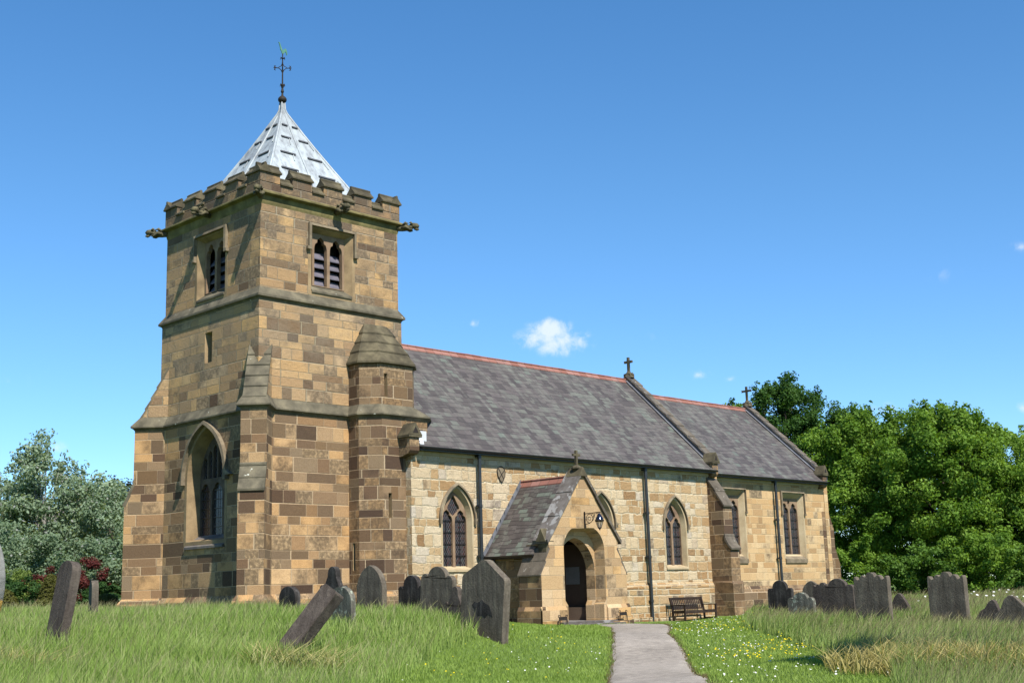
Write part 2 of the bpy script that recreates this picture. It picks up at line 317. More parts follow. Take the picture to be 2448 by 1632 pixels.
class MB:
    def __init__(s): s.V = []; s.F = []
    def add(s, V, F):
        k = len(s.V); s.V += [Vector(v) for v in V]; s.F += [tuple(i + k for i in f) for f in F]; return s
    def box(s, x0, x1, y0, y1, z0, z1):
        return s.add([(x, y, z) for z in (z0, z1) for y in (y0, y1) for x in (x0, x1)],
                     [(0, 2, 3, 1), (4, 5, 7, 6), (0, 1, 5, 4), (2, 6, 7, 3), (0, 4, 6, 2), (1, 3, 7, 5)])
    def obox(s, c, ax, ay, az, hx, hy, hz):
        c, ax, ay, az = map(Vector, (c, ax, ay, az))
        return s.add([c + ax * hx * i + ay * hy * j + az * hz * k for k in (-1, 1) for j in (-1, 1) for i in (-1, 1)],
                     [(0, 2, 3, 1), (4, 5, 7, 6), (0, 1, 5, 4), (2, 6, 7, 3), (0, 4, 6, 2), (1, 3, 7, 5)])
    def bar(s, a, b, w, d=None, up=(0, 0, 1)):
        a, b = Vector(a), Vector(b); z = (b - a); L = z.length; z.normalize(); u = Vector(up)
        if abs(z.dot(u)) > .95: u = Vector((1, 0, 0))
        x = u.cross(z).normalized(); y = z.cross(x)
        return s.obox((a + b) / 2, x, y, z, w / 2, (d or w) / 2, L / 2)
    def tube(s, pts, r, n=8, cap=True):
        pts = [Vector(p) for p in pts]; rs = r if isinstance(r, (list, tuple)) else [r] * len(pts)
        V = []; F = []; pu = None
        for i, p in enumerate(pts):
            z = (pts[min(i + 1, len(pts) - 1)] - pts[max(i - 1, 0)]).normalized()
            u = pu if pu is not None else (Vector((0, 0, 1)) if abs(z.z) < .9 else Vector((1, 0, 0)))
            x = u - z * u.dot(z)
            if x.length < 1e-4: x = Vector((1, 0, 0)).cross(z)
            x.normalize(); y = z.cross(x); pu = x
            V += [p + (x * math.cos(2 * math.pi * k / n) + y * math.sin(2 * math.pi * k / n)) * rs[i] for k in range(n)]
        for i in range(len(pts) - 1):
            for k in range(n): F.append((i * n + k, i * n + (k + 1) % n, (i + 1) * n + (k + 1) % n, (i + 1) * n + k))
        if cap: F += [tuple(range(n))[::-1], tuple(range((len(pts) - 1) * n, len(pts) * n))]
        return s.add(V, F)
    def prism(s, poly, off):
        """poly: list of 3D points (planar), extruded by vector off"""
        P = [Vector(p) for p in poly]; o = Vector(off); n = len(P)
        tri = [tuple(t) for t in tessellate_polygon([P])]
        s.add(P + [p + o for p in P], tri + [tuple(i + n for i in t[::-1]) for t in tri] + [(i, (i + 1) % n, (i + 1) % n + n, i + n) for i in range(n)])
        return s
    def loft(s, rings, closed=True, skip=()):
        n = len(rings[0]); V = [v for r in rings for v in r]; F = []
        for i in range(len(rings) - 1):
            for k in range(n if closed else n - 1):
                if k in skip: continue
                F.append((i * n + k, i * n + (k + 1) % n, (i + 1) * n + (k + 1) % n, (i + 1) * n + k))
        return s.add(V, F)
    def cap(s, ring):
        P = [Vector(p) for p in ring]; return s.add(P, [tuple(t) for t in tessellate_polygon([P])])
    def done(s, name, mat, parent=None, loc=None, smooth=False, label=None):
        me_F = s.F
        return build(name, s.V, me_F, mat, parent, loc, smooth, label)
def fixn(o):
    import bmesh
    bm = bmesh.new(); bm.from_mesh(o.data); bmesh.ops.remove_doubles(bm, verts=bm.verts, dist=1e-4); bmesh.ops.recalc_face_normals(bm, faces=bm.faces); bm.to_mesh(o.data); bm.free(); return o

def offset(poly, d):
    """outward offset of a counter-clockwise polygon"""
    n = len(poly); out = []
    for i in range(n):
        a, b, c = Vector(poly[i - 1]), Vector(poly[i]), Vector(poly[(i + 1) % n])
        e1 = (b - a).normalized(); e2 = (c - b).normalized()
        n1 = Vector((e1.y, -e1.x)); n2 = Vector((e2.y, -e2.x))
        k = n1 + n2; k = k / max(.25, k.dot(n1)) if k.length > 1e-6 else n1
        out.append((b.x + k.x * d, b.y + k.y * d))
    return out
def ring(poly, z): return [(p[0], p[1], z) for p in poly]

def arch(c, hw, z0, spring, apex, n=10):
    """pointed arch outline, CCW as seen with u to the right"""
    h = apex - spring; R = (hw * hw + h * h) / (2 * hw)
    pts = [(c - hw, z0), (c + hw, z0)]
    a1 = math.asin(min(1, h / R))
    for i in range(n + 1): a = a1 * i / n; pts.append((c + hw - R + R * math.cos(a), spring + R * math.sin(a)))
    for i in range(n - 1, -1, -1): a = a1 * i / n; pts.append((c - hw + R - R * math.cos(a), spring + R * math.sin(a)))
    return pts
def cusped(c, hw, z0, spring, apex, n=12, k=.16):
    P = arch(c, hw, z0, spring, apex, n); out = P[:2]
    m = len(P) - 2
    for i, (u, z) in enumerate(P[2:]):
        t = i / (m - 1); s = 1 - k * (abs(math.sin(t * math.pi * 3)) ** .6 < .45) * (0 if t < .06 or t > .94 or abs(t - .5) < .08 else 1)
        s = 1 - k * max(0, 1 - abs(t - .27) / .07) - k * max(0, 1 - abs(t - .73) / .07)
        out.append((c + (u - c) * s, spring + (z - spring) * (s * .5 + .5)))
    return out
def rect(u0, u1, z0, z1): return [(u0, z0), (u1, z0), (u1, z1), (u0, z1)]

class Frame:
    """vertical wall plane: O origin, U unit horizontal vector (to the right seen from outside), N outward normal"""
    def __init__(s, O, U): s.O = Vector(O); s.U = Vector(U).normalized(); s.N = Vector((s.U.y, -s.U.x, 0))
    def p(s, u, z, d=0): v = s.O + s.U * u + s.N * d; return Vector((v.x, v.y, z))
    def poly(s, P, d=0): return [s.p(u, z, d) for u, z in P]
FS = lambda y: Frame((0, y, 0), (1, 0, 0))          # south-facing wall, u = x
FWt = lambda x: Frame((x, 0, 0), (0, -1, 0))        # west-facing wall, u = -y

def panel(mb, fr, outer, holes=(), d=0):
    P = [fr.poly(outer, d)] + [fr.poly(h, d) for h in holes]
    flat = [v for q in P for v in q]
    tri = tessellate_polygon(P)
    F = []
    for t in tri:
        a, b, c = (flat[i] for i in t)
        F.append(tuple(t) if (b - a).cross(c - a).dot(fr.N) > 0 else tuple(t[::-1]))
    mb.add(flat, F)
def reveal(mb, fr, A, B, dA, dB):
    """strips joining hole outline A at depth dA to outline B at depth dB"""
    a = fr.poly(A, dA); b = fr.poly(B, dB); mb.loft([a, b])
def plate(mb, fr, outer, holes, d0, d1):
    """slab between depths d0 (front) and d1 (back) with holes"""
    panel(mb, fr, outer, holes, d0)
    for h in list(holes) + [outer]: mb.loft([fr.poly(h, d0), fr.poly(h, d1)])
def strip(mb, fr, path, w, d0, d1, side=1):
    """moulding following path, from path to path offset outwards by w, between depths"""
    n = len(path); off = []
    for i in range(n):
        a = Vector(path[max(0, i - 1)]); b = Vector(path[min(n - 1, i + 1)]); e = (b - a).normalized()
        off.append((path[i][0] + e.y * w * side, path[i][1] - e.x * w * side))
    for i in range(1, n - 1):   # mitre sharp corners
        a, b, c = map(Vector, (path[i - 1], path[i], path[i + 1])); e1 = (b - a).normalized(); e2 = (c - b).normalized()
        n1 = Vector((e1.y, -e1.x)); n2 = Vector((e2.y, -e2.x)); k = n1 + n2; k = k / max(.3, k.dot(n1))
        off[i] = (b.x + k.x * w * side, b.y + k.y * w * side)
    A, B = path, off
    mb.loft([fr.poly(A, d0), fr.poly(A, d1), fr.poly(B, d1 - .02), fr.poly(B, d0)], closed=False)
    for i in (0, n - 1):
        q = [fr.p(*A[i], d0), fr.p(*A[i], d1), fr.p(*B[i], d1 - .02), fr.p(*B[i], d0)]; mb.add(q, [(0, 1, 2, 3)])

# ------------------------------------------------------------------ terrain
GP = [(-24.2,-35.5,-.73),(-18.8,-23.3,-.11),(-15.3,-22.4,-.32),(-14.1,-15.05,.27),(-10.9,-16.8,.01),(-2.75,-9.25,.45),(-4.9,-15.7,.10),(-.2,8.6,.57),(-.3,-.5,.48),(-1.5,-10.5,.33),(2.75,-20.6,-.04),(3,-22.3,-.12),(-11,-29.8,-.48),(-7.5,-27.5,-.36),(-6.7,-24,-.3),(10.3,-12.3,.05),(0,-25.1,-.2),(3.8,-8.4,-.12),(-5.3,-16.9,-.36),(-10.1,-20.6,-.5),
(15,-4,-.36),(20,-2.6,-.42),(20,-6,-.42),(11,-7,-.3),(8,-4,-.12),(24,-5,-.3),(30,-3.5,.05),(36,-1,.2),(4.5,-2.5,.3),(8.9,-7.5,-.3),(10.8,-5.2,-.22),(4.4,-11.3,-.36),(7,-9.5,-.36),(-3,-17.5,-.49),(-7,-21.8,-.66),(-14,-27,-.72),(-1,-20,-.45),(5,-14,-.3),(14,-8,-.3),
(-40,40,1.2),(60,60,.6),(60,-30,0),(-60,0,.9),(0,60,1),(-30,10,.8),(20,12,.3),(-22,-12,.25),(20,-20,0),(10,-35,-.3),(-30,-60,-.7),(30,-50,-.3),(-55,-50,0),(-26,-25,-.2)]
_P = np.array(GP); _n = len(_P)
_K = np.sqrt(((_P[:, None, :2] - _P[None, :, :2]) ** 2).sum(-1) + 1.5)
_A = np.zeros((_n + 1, _n + 1)); _A[:_n, :_n] = _K - np.eye(_n) * .25; _A[:_n, _n] = 1; _A[_n, :_n] = 1
_w = np.linalg.solve(_A, np.append(_P[:, 2], 0))
def gh(x, y):
    x = np.asarray(x, float); y = np.asarray(y, float)
    z = np.full(x.shape, _w[_n])
    for i in range(_n): z = z + _w[i] * np.sqrt((x - _P[i, 0]) ** 2 + (y - _P[i, 1]) ** 2 + 1.5)
    far = np.clip((np.hypot(x - 5, y) - 70) / 60, 0, 1)
    return z * (1 - far) + .6 * far
def g1(x, y): return float(gh(x, y))
def inside(px, py, poly):
    r = np.zeros(px.shape, bool); n = len(poly)
    for i in range(n):
        x1, y1 = poly[i]; x2, y2 = poly[(i + 1) % n]
        c = ((y1 > py) != (y2 > py)); r ^= c & (px < (x2 - x1) * (py - y1) / (y2 - y1 + 1e-12) + x1)
    return r
PATH_L = [(10.0,-5.9),(8.8,-7.6),(5.2,-10.6),(-.16,-15.2),(-2.7,-17.3),(-7.2,-20.95),(-12,-24.9),(-20,-31),(-30,-39)]
PATH_R = [(12.6,-5.9),(12.3,-7.2),(8.3,-10.5),(1.73,-15.5),(-1.5,-18.4),(-8.9,-24.4),(-11.3,-26.6),(-20,-34),(-30,-42.6)]
PATHPOLY = PATH_L + PATH_R[::-1]
LONG_L = [(7,-2.6),(1.5,-8.6),(-3.18,-14.2),(-4.95,-15.7),(-6,-16.15),(-7,-16.6),(-8.9,-18.1),(-11.4,-20.3),(-13.7,-22.5),(-18,-26),(-26,-30),(-60,-30),(-60,45),(-5,45),(-1.6,12),(7,3)]
LONG_R = [(34,-1),(24.5,-3.4),(23.5,-5),(8.4,-13.1),(2.8,-17.2),(-1.1,-21.3),(-5.8,-25.1),(-8.6,-27.1),(-11,-28.4),(-14,-31.5),(-10,-40),(60,-60),(60,2),(40,2),(35.5,.5)]

def ground_mat():
    m, t, p = newmat('turf'); oc = objc(t)
    n1 = t.noise(oc, .35, 4); n2 = t.noise(oc, 6, 5, .7); n3 = t.noise(oc, 60, 3, .7)
    c = t.ramp(t.M('MULTIPLY_ADD', n2, .5, t.M('MULTIPLY', n1, .5)), [(.3, (.13, .20, .04)), (.5, (.18, .27, .06)), (.7, (.24, .32, .09))])
    c = t.mix(t.mr(n3, .3, .7, .4, 0), c, (.03, .06, .012))
    t.l.new(c, p.inputs['Base Color']); p.inputs['Roughness'].default_value = .9; p.inputs['Specular IOR Level'].default_value = .1
    t.l.new(t.bump(t.M('ADD', n3, n2), .8, .04), p.inputs['Normal']); return m
M_turf = ground_mat()
def path_mat():
    m, t, p = newmat('worn_tarmac'); oc = objc(t)
    n1 = t.noise(oc, .7, 5, .6); n2 = t.noise(oc, 6, 6, .75); n3 = t.noise(oc, 70, 4, .8)
    c = t.ramp(t.M('MULTIPLY_ADD', n2, .6, t.M('MULTIPLY', n1, .4)), [(.36, (.21, .18, .145)), (.47, (.36, .31, .25)), (.55, (.46, .40, .33)), (.66, (.60, .53, .43))])
    c = t.mix(t.mr(n3, .35, .68, .6, 0), c, (.10, .085, .07)); c = t.mix(t.mr(n3, .66, .74, 0, .7), c, (.5, .46, .4))
    t.l.new(c, p.inputs['Base Color']); p.inputs['Roughness'].default_value = .9
    t.l.new(t.bump(n3, .6, .01), p.inputs['Normal']); return m
M_path = path_mat()

def grid(name, xs, ys, mat, dz=0., kind='structure', sink=True):
    X, Y = np.meshgrid(xs, ys); Z = gh(X, Y) + dz
    if sink: Z = Z - .05 * inside(X, Y, PATHPOLY)
    nx, ny = len(xs), len(ys); me = bpy.data.meshes.new(name)
    co = np.stack([X, Y, Z], -1).reshape(-1, 3)
    i = (np.arange(ny - 1)[:, None] * nx + np.arange(nx - 1)[None, :]).ravel()
    F = np.stack([i, i + 1, i + nx + 1, i + nx], -1)
    me.from_pydata(co.tolist(), [], F.tolist()); me.materials.append(mat)
    for p in me.polygons: p.use_smooth = True
    o = link(name, me, None, (0, 0, 0)); o['kind'] = kind; return o
ax_ = lambda lo, hi, s: list(np.arange(lo, hi, s))
xs = [-900, -400, -200, -120, -80] + ax_(-60, -28, 2) + ax_(-28, 36, .4) + ax_(36, 70, 2) + [80, 120, 200, 400, 900]
ys = [-900, -400, -200, -120, -80] + ax_(-60, -40, 2) + ax_(-40, 12, .4) + ax_(12, 70, 2) + [80, 120, 200, 400, 900]
grid('ground', xs, ys, M_turf)
# path, a sheet a little above the turf beneath it, with a ragged edge
def resample(P, n):
    P = np.array(P); d = np.r_[0, np.cumsum(np.hypot(*np.diff(P, axis=0).T))]; s = np.linspace(0, d[-1], n)
    return np.stack([np.interp(s, d, P[:, 0]), np.interp(s, d, P[:, 1])], -1)
def smooth(P, k=6):
    for _ in range(k): P[1:-1] = .5 * P[1:-1] + .25 * (P[:-2] + P[2:])
    return P
nL = 200; EA = smooth(resample(PATH_L, nL)); EB = smooth(resample(PATH_R, nL)); mb = MB(); rows = []
for i in range(nL):
    r = []
    for k in range(13):
        f = k / 12; q = EA[i] * (1 - f) + EB[i] * f
        if k in (0, 12): q = q + RNG.normal(0, .022, 2)
        r.append((q[0], q[1], g1(q[0], q[1]) + .012 + .02 * (1 - (2 * f - 1) ** 2) - (.05 if k in (0, 12) else 0)))
    rows.append(r)
mb.loft(rows, closed=False)
me = bpy.data.meshes.new('path'); me.from_pydata([tuple(v) for v in mb.V], [], mb.F); me.materials.append(M_path)
for p in me.polygons: p.use_smooth = True
o = link('path', me, None, (0, 0, 0)); o['kind'] = 'structure'; fixn(o)

# ------------------------------------------------------------------ the church
CH = empty('stone_church', (14, 1, 0), 'old stone parish church with battlemented tower, slate roofed nave and gabled porch', 'church')
R2 = math.sqrt(2)
TLOW = [(3.60,-.25),(3.60,-.81),(4.18,-1.39),(6.30,-1.39),(6.85,-.84),(6.85,.6),(6.25,.6)]
TMID = [(3.66,-.18),(3.66,-.77),(4.20,-1.31),(5.70,-1.31),(6.18,-.83),(6.18,.6),(6.18,.62)]
def foot(m, hb, dS, dN, T):
    a, b = m, 5.95 - m; o = hb * R2; e = (dS + hb) / R2; f = (dN + hb) / R2; E_ = 6 - m
    return [(a + o, a)] + T + [(E_, b), (a + o, b), (a + o - f, b + f), (a - f, b - o + f), (a, b - o), (a, a + o), (a - e, a + o - e), (a + o - e, a - e)]
# edges: 0 S wall, 1 turret W, 2 chamfer, 3 turret S ... ; index of the W wall edge:
F1 = foot(-.25, .43, .95, 1.0, TLOW); F2 = foot(-.25, .43, .62, .69, TLOW); F3 = foot(-.18, .39, .58, .62, TMID)
iW = 12
assert abs(F1[iW][0] - F1[iW + 1][0]) < 1e-6
mb = MB()
mb.loft([ring(F1, 1.10), ring(F1, 4.45), ring(F2, 5.19), ring(F2, 7.22)], skip=(0, 1, 3, iW))
o_ = .43 * R2
fS = FS(-.25); fW = FWt(-.25); fTW = FWt(3.6); fTS = FS(-1.39)
WW = dict(c=-2.85, hw=1.2, z0=3.02, spring=5.15, apex=6.93)
holeW = arch(WW['c'], WW['hw'], WW['z0'], WW['spring'], WW['apex'], 12)
holeT1 = rect(.45, .59, 1.86, 2.80); holeT2 = rect(4.45, 4.60, 3.63, 4.50)
panel(mb, fS, rect(-.25 + o_, 3.6, 1.1, 7.22)); panel(mb, fW, rect(-(6.2 - o_), -(-.25 + o_), 1.1, 7.22), [holeW])
panel(mb, fTW, rect(.25, .81, 1.1, 7.22), [holeT1]); panel(mb, fTS, rect(4.18, 6.3, 1.1, 7.22), [holeT2])
mb.done('tower_lower_stage', M_low, CH)
# turret shaft: same footprint, darker dressed blocks laid 3 mm proud
mb = MB(); TT = [(3.597,-.26),(3.597,-.811),(4.179,-1.393),(6.303,-1.393),(6.853,-.841)]
r0 = [ring(TT, z) for z in (1.10, 7.22)]
mb.loft([[r0[0][i] for i in range(5)], [r0[1][i] for i in range(5)]], closed=False, skip=(0, 2))
panel(mb, FWt(3.597), rect(.26, .811, 1.1, 7.22), [holeT1]); panel(mb, FS(-1.393), rect(4.179, 6.303, 1.1, 7.22), [holeT2])
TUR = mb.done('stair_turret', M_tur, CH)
def slit(fr, h, name='slit_window', splay=.05, depth=.28, jm=None, parent=CH):
    u0, u1, z0, z1 = h[0][0], h[1][0], h[0][1], h[2][1]
    s = splay if u1 - u0 > .3 else .02
    B = rect(u0 + s, u1 - s, z0 + s * 1.5, z1 - s); mb = MB(); reveal(mb, fr, h, B, 0, -depth)
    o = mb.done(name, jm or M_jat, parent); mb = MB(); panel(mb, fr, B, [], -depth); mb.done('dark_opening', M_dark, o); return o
slit(FWt(3.6), holeT1); slit(FS(-1.39), holeT2)
# plinth
mb = MB(); mb.loft([ring(offset(F1, .13), -.6), ring(offset(F1, .13), .95), ring(offset(F1, .11), .98), ring(F1, 1.13)])
mb.done('tower_plinth', M_low, CH)
# lower string course
mb = MB(); mb.loft([ring(F2, 7.14), ring(offset(F2, .045), 7.20), ring(offset(F2, .13), 7.25), ring(offset(F2, .13), 7.30), ring(F3, 7.64)])
mb.done('string_course', M_wea, CH)
# middle stage
mb = MB(); fM = FWt(-.18); fMS = FS(-.18); hs1 = rect(-3.17, -2.70, 9.27, 10.37)
sq = lambda m: [(m, m), (6 - m, m), (6 - m, 5.95 - m), (m, 5.95 - m)]
mb.loft([ring(sq(-.18), 7.5), ring(sq(-.18), 11.12)], skip=(3,))
panel(mb, fM, rect(-6.13, .18, 7.5, 11.12), [hs1]); mb.done('tower_middle_stage', M_mid, CH)
slit(fM, hs1, splay=.09, depth=.4)
mb = MB(); mb.loft([ring(TMID[:6], 7.5), ring(TMID[:6], 9.2)], closed=False, skip=(2,))
hs2 = rect(4.37, 4.52, 7.9, 8.75); panel(mb, FS(-1.31), rect(4.2, 5.7, 7.5, 9.2), [hs2]); mb.done('turret_upper_shaft', M_tur, CH); slit(FS(-1.31), hs2)
# turret roof in four overlapping courses
def lerp(a, b, t): return tuple(x * (1 - t) + y * t for x, y in zip(a, b))
RB = offset(TMID[:6], .11); RB[0] = (RB[0][0], -.18)
RTp = [(4.36,-.17),(4.36,-.24),(4.62,-.34),(5.22,-.34),(5.46,-.24),(5.46,-.17)]
mb = MB(); rings = [[(x, y, 9.08) for x, y in TMID[:6]], [(x, y, 9.12) for x, y in RB], [(x, y, 9.19) for x, y in RB]]
for i in range(1, 5):
    t = i / 4; z = 9.19 + 1.54 * t; q = [lerp(a, b, t) for a, b in zip(RB, RTp)]; q2 = [lerp(a, b, t - .028) for a, b in zip(RB, RTp)]
    rings.append([(x, y, z) for x, y in q])
    if i < 4: rings += [[(x, y, z - .015) for x, y in q2], [(x, y, z + .03) for x, y in q2]]
mb.loft(rings, closed=False); mb.cap(rings[-1]); mb.done('turret_roof', M_cap, CH)
# diagonal buttress heads with sloping courses
for cx, cy, ux, uy in ((-.18, -.18, -1, -1), (-.18, 6.13, -1, 1)):
    U = Vector((ux, uy, 0)) / R2; V = Vector((-U.y, U.x, 0)); C0 = Vector((cx, cy, 0)); hb = .39
    prof = [(-.7, 7.45), (.62, 7.45), (.62, 7.55), (-.40, 9.52), (-.7, 9.52)]
    mb = MB(); P = [C0 + U * d + Vector((0, 0, z)) - V * hb for d, z in prof]; mb.prism(P, V * 2 * hb)
    b = fixn(mb.done('buttress', M_mid, CH, label='diagonal corner buttress head with a long sloping top'))
    n = 5; mb = MB()
    for i in range(n):
        t0, t1 = i / n, (i + 1) / n
        d0, z0 = .62 - 1.02 * t0, 7.55 + 1.97 * t0; d1, z1 = .62 - 1.02 * t1, 7.55 + 1.97 * t1
        q = [(d0 + .045, z0 - .015), (d0 + .05, z0 + .02), (d1 + .012, z1 + .0), (d1 - .03, z1 - .03), (d0 - .03, z0 - .02)]
        mb.prism([C0 + U * d + Vector((0, 0, z)) - V * (hb + .004) for d, z in q], V * (2 * hb + .008))
    fixn(mb.done('weathering', M_wea, b))
for cx, cy, ux, uy, dl, du in ((-.25, -.25, -1, -1, .95, .62), (-.25, 6.2, -1, 1, 1.0, .69)):
    U = Vector((ux, uy, 0)) / R2; V = Vector((-U.y, U.x, 0)); C0 = Vector((cx, cy, 0)); mb = MB()
    for q in ([(dl + .05, 4.42), (dl + .055, 4.49), (dl - .14, 4.86), (dl - .24, 4.82), (dl - .05, 4.42)], [(dl - .125, 4.84), (dl - .12, 4.875), (du + .01, 5.27), (du - .05, 5.2), (dl - .22, 4.84)], [(du - .02, 5.25), (du + .035, 5.27), (du + .035, 5.33), (du - .02, 5.40)]):
        mb.prism([C0 + U * d + Vector((0, 0, z)) - V * .434 for d, z in q], V * .868)
    fixn(mb.done('buttress_weathering', M_wea, CH))
# string between middle and upper stage
mb = MB(); mb.loft([ring(sq(-.18), 11.04), ring(sq(-.21), 11.09), ring(sq(-.29), 11.13), ring(sq(-.29), 11.20), ring(sq(-.10), 11.50)]); mb.done('string_course', M_wea, CH)
# upper stage with belfry windows
mb = MB(); hb1 = rect(2.05, 3.90, 11.66, 14.0); hb2 = rect(-3.90, -2.05, 11.66, 14.0)
mb.loft([ring(sq(-.10), 11.4), ring(sq(-.10), 14.62)], skip=(0, 3))
panel(mb, FS(-.10), rect(-.1, 6.1, 11.4, 14.62), [hb1]); panel(mb, FWt(-.10), rect(-6.05, .1, 11.4, 14.62), [hb2]); mb.done('tower_upper_stage', M_up, CH)

def light_heads(u0, u1, n, z0, ztop, mull=.12, head=.55, k=.2, ogee=False):
    w = (u1 - u0 - mull * (n - 1)) / n; out = []
    for i in range(n):
        a = u0 + i * (w + mull); c = a + w / 2
        L = cusped(c, w / 2, z0, ztop - head, ztop, 14, k)
        out.append(L)
    return out
def belfry(fr, c, lab):
    A = rect(c - .925, c + .925, 11.66, 14.0); B = rect(c - .72, c + .72, 11.92, 13.86); mb = MB()
    reveal(mb, fr, A, B, 0, -.24); plate(mb, fr, rect(c - .925 - .13, c + .925 + .13, 11.5, 14.1), [A], .006, 0)
    o = mb.done('belfry_window', M_jat, CH, label=lab)
    mb = MB(); L = light_heads(c - .63, c + .63, 2, 11.95, 13.76, .13, .5, .24)
    plate(mb, fr, B, L, -.20, -.36)
    mb.done('tracery', M_tra, o)
    mb = MB()
    for i in range(4):
        z = 12.02 + i * .33
        P = [fr.p(c - .7, z - .03, -.38), fr.p(c - .7, z + .01, -.38), fr.p(c - .7, z + .26, -.56), fr.p(c - .7, z + .22, -.56)]
        mb.prism(P, fr.U * 1.40)
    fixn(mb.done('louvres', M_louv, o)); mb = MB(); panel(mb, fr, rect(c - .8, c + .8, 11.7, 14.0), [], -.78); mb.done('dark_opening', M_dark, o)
    mb = MB(); strip(mb, fr, [(c + .97, 13.26), (c + .97, 14.05), (c - .97, 14.05), (c - .97, 13.26)], .09, 0, .13)
    for s in (-1, 1): mb.obox(fr.p(c + s * 1.055, 13.20, .065), fr.U, fr.N, (0, 0, 1), .085, .07, .055)
    fixn(mb.done('hood_mould', M_hod, o))
    mb = MB(); P = [fr.p(c - .9, 11.60, .05), fr.p(c - .9, 11.67, .05), fr.p(c - .9, 12.0, -.34), fr.p(c - .9, 11.9, -.34), fr.p(c - .9, 11.60, -.05)]
    mb.prism(P, fr.U * 1.8); fixn(mb.done('sill', M_wea, o)); return o
belfry(FS(-.10), 2.975, 'south belfry window lit by the sun'); belfry(FWt(-.10), -2.975, 'west belfry window in raking shade')

# west window, three lights with panel tracery
def hood(fr, c, hw, spring, apex, w, out, mat, par, n=12, foot=0.):
    P = arch(c, hw, spring - foot, spring, apex, n)[1:] + [(c - hw, spring - foot)]
    mb = MB(); strip(mb, fr, P, w, 0, out)
    for s in (-1, 1): mb.obox(fr.p(c + s * (hw + w * .5), spring - foot - .06, out * .5), fr.U, fr.N, (0, 0, 1), w * .62, out * .55, .075)
    return fixn(mb.done('hood_mould', mat, par))
def bars(fr, c, lights, z0, z1, dz, d, par):
    mb = MB()
    for (a, b) in lights:
        z = z0 + dz
        while z < z1: mb.bar(fr.p(a, z, d), fr.p(b, z, d), .022); z += dz
        mb.bar(fr.p((a + b) / 2, z0, d), fr.p((a + b) / 2, z1, d), .014)
    return mb.done('saddle_bars', M_iron, par)
A = holeW; B = arch(-2.85, 1.11, 3.16, 5.12, 6.80, 12); mb = MB(); reveal(mb, fW, A, B, 0, -.50)
plate(mb, fW, arch(-2.85, 1.34, 2.86, 5.15, 7.10, 12), [A], .006, 0)
wwin = mb.done('west_window', M_jat, CH, label='tall pointed west window of the tower, mostly in shadow')
L = light_heads(-3.92, -1.78, 3, 3.2, 5.05, .11, .42, .2); extra = []
for k in range(6):
    u = -3.80 + .16 + k * .316; zt = 6.74 - .62 * abs(u + 2.85) ** 1.25 / .95 - .28
    if zt > 5.5: extra.append(arch(u + .0, .125, 5.22, zt - .22, zt, 5))
mb = MB(); plate(mb, fW, B, L + extra, -.48, -.60); mb.done('tracery', M_trd, wwin)
mb = MB(); panel(mb, fW, B, [], -.57); mb.done('glass', M_glass, wwin)
bars(fW, -2.85, [(-3.92, -3.28), (-3.17, -2.53), (-2.42, -1.78)], 3.2, 5.0, .32, -.53, wwin)
hood(fW, -2.85, 1.33, 5.15, 7.04, .12, .17, M_hod, wwin, 14, 0.)
mb = MB(); P = [fW.p(-4.07, 2.76, .07), fW.p(-4.07, 2.84, .07), fW.p(-4.07, 3.24, -.48), fW.p(-4.07, 3.1, -.5), fW.p(-4.07, 2.76, -.05)]; mb.prism(P, fW.U * 2.44); fixn(mb.done('sill', M_sil, wwin))

# cornice, parapet, merlons
mb = MB(); mb.loft([ring(sq(-.10), 14.46), ring(sq(-.125), 14.55), ring(sq(-.14), 14.77), ring(sq(-.31), 14.82), ring(sq(-.31), 14.87), ring(sq(-.165), 14.96)]); mb.done('cornice', M_cor, CH)
mb = MB(); mb.loft([ring(sq(-.165), 14.90), ring(sq(-.165), 15.27), ring(sq(.22), 15.27), ring(sq(.22), 14.4), ring(sq(3.0), 14.4)][:4]); mb.cap(ring(sq(.2), 14.75)); mb.done('parapet', M_par, CH)
INT = [(-.165, .66), (1.20, 2.04), (2.58, 3.42), (3.98, 4.80), (5.34, 6.165)]
def capprof(w, rise):   # (depth inward from face, height)
    return [(-.065, -.02), (-.07, .03), (.02, rise * .42), (.12, rise * .80), (.115, rise), (.16, rise + .045), (.22, rise + .02), (.235, rise * .75), (w + .05, .03), (w + .04, -.02)]
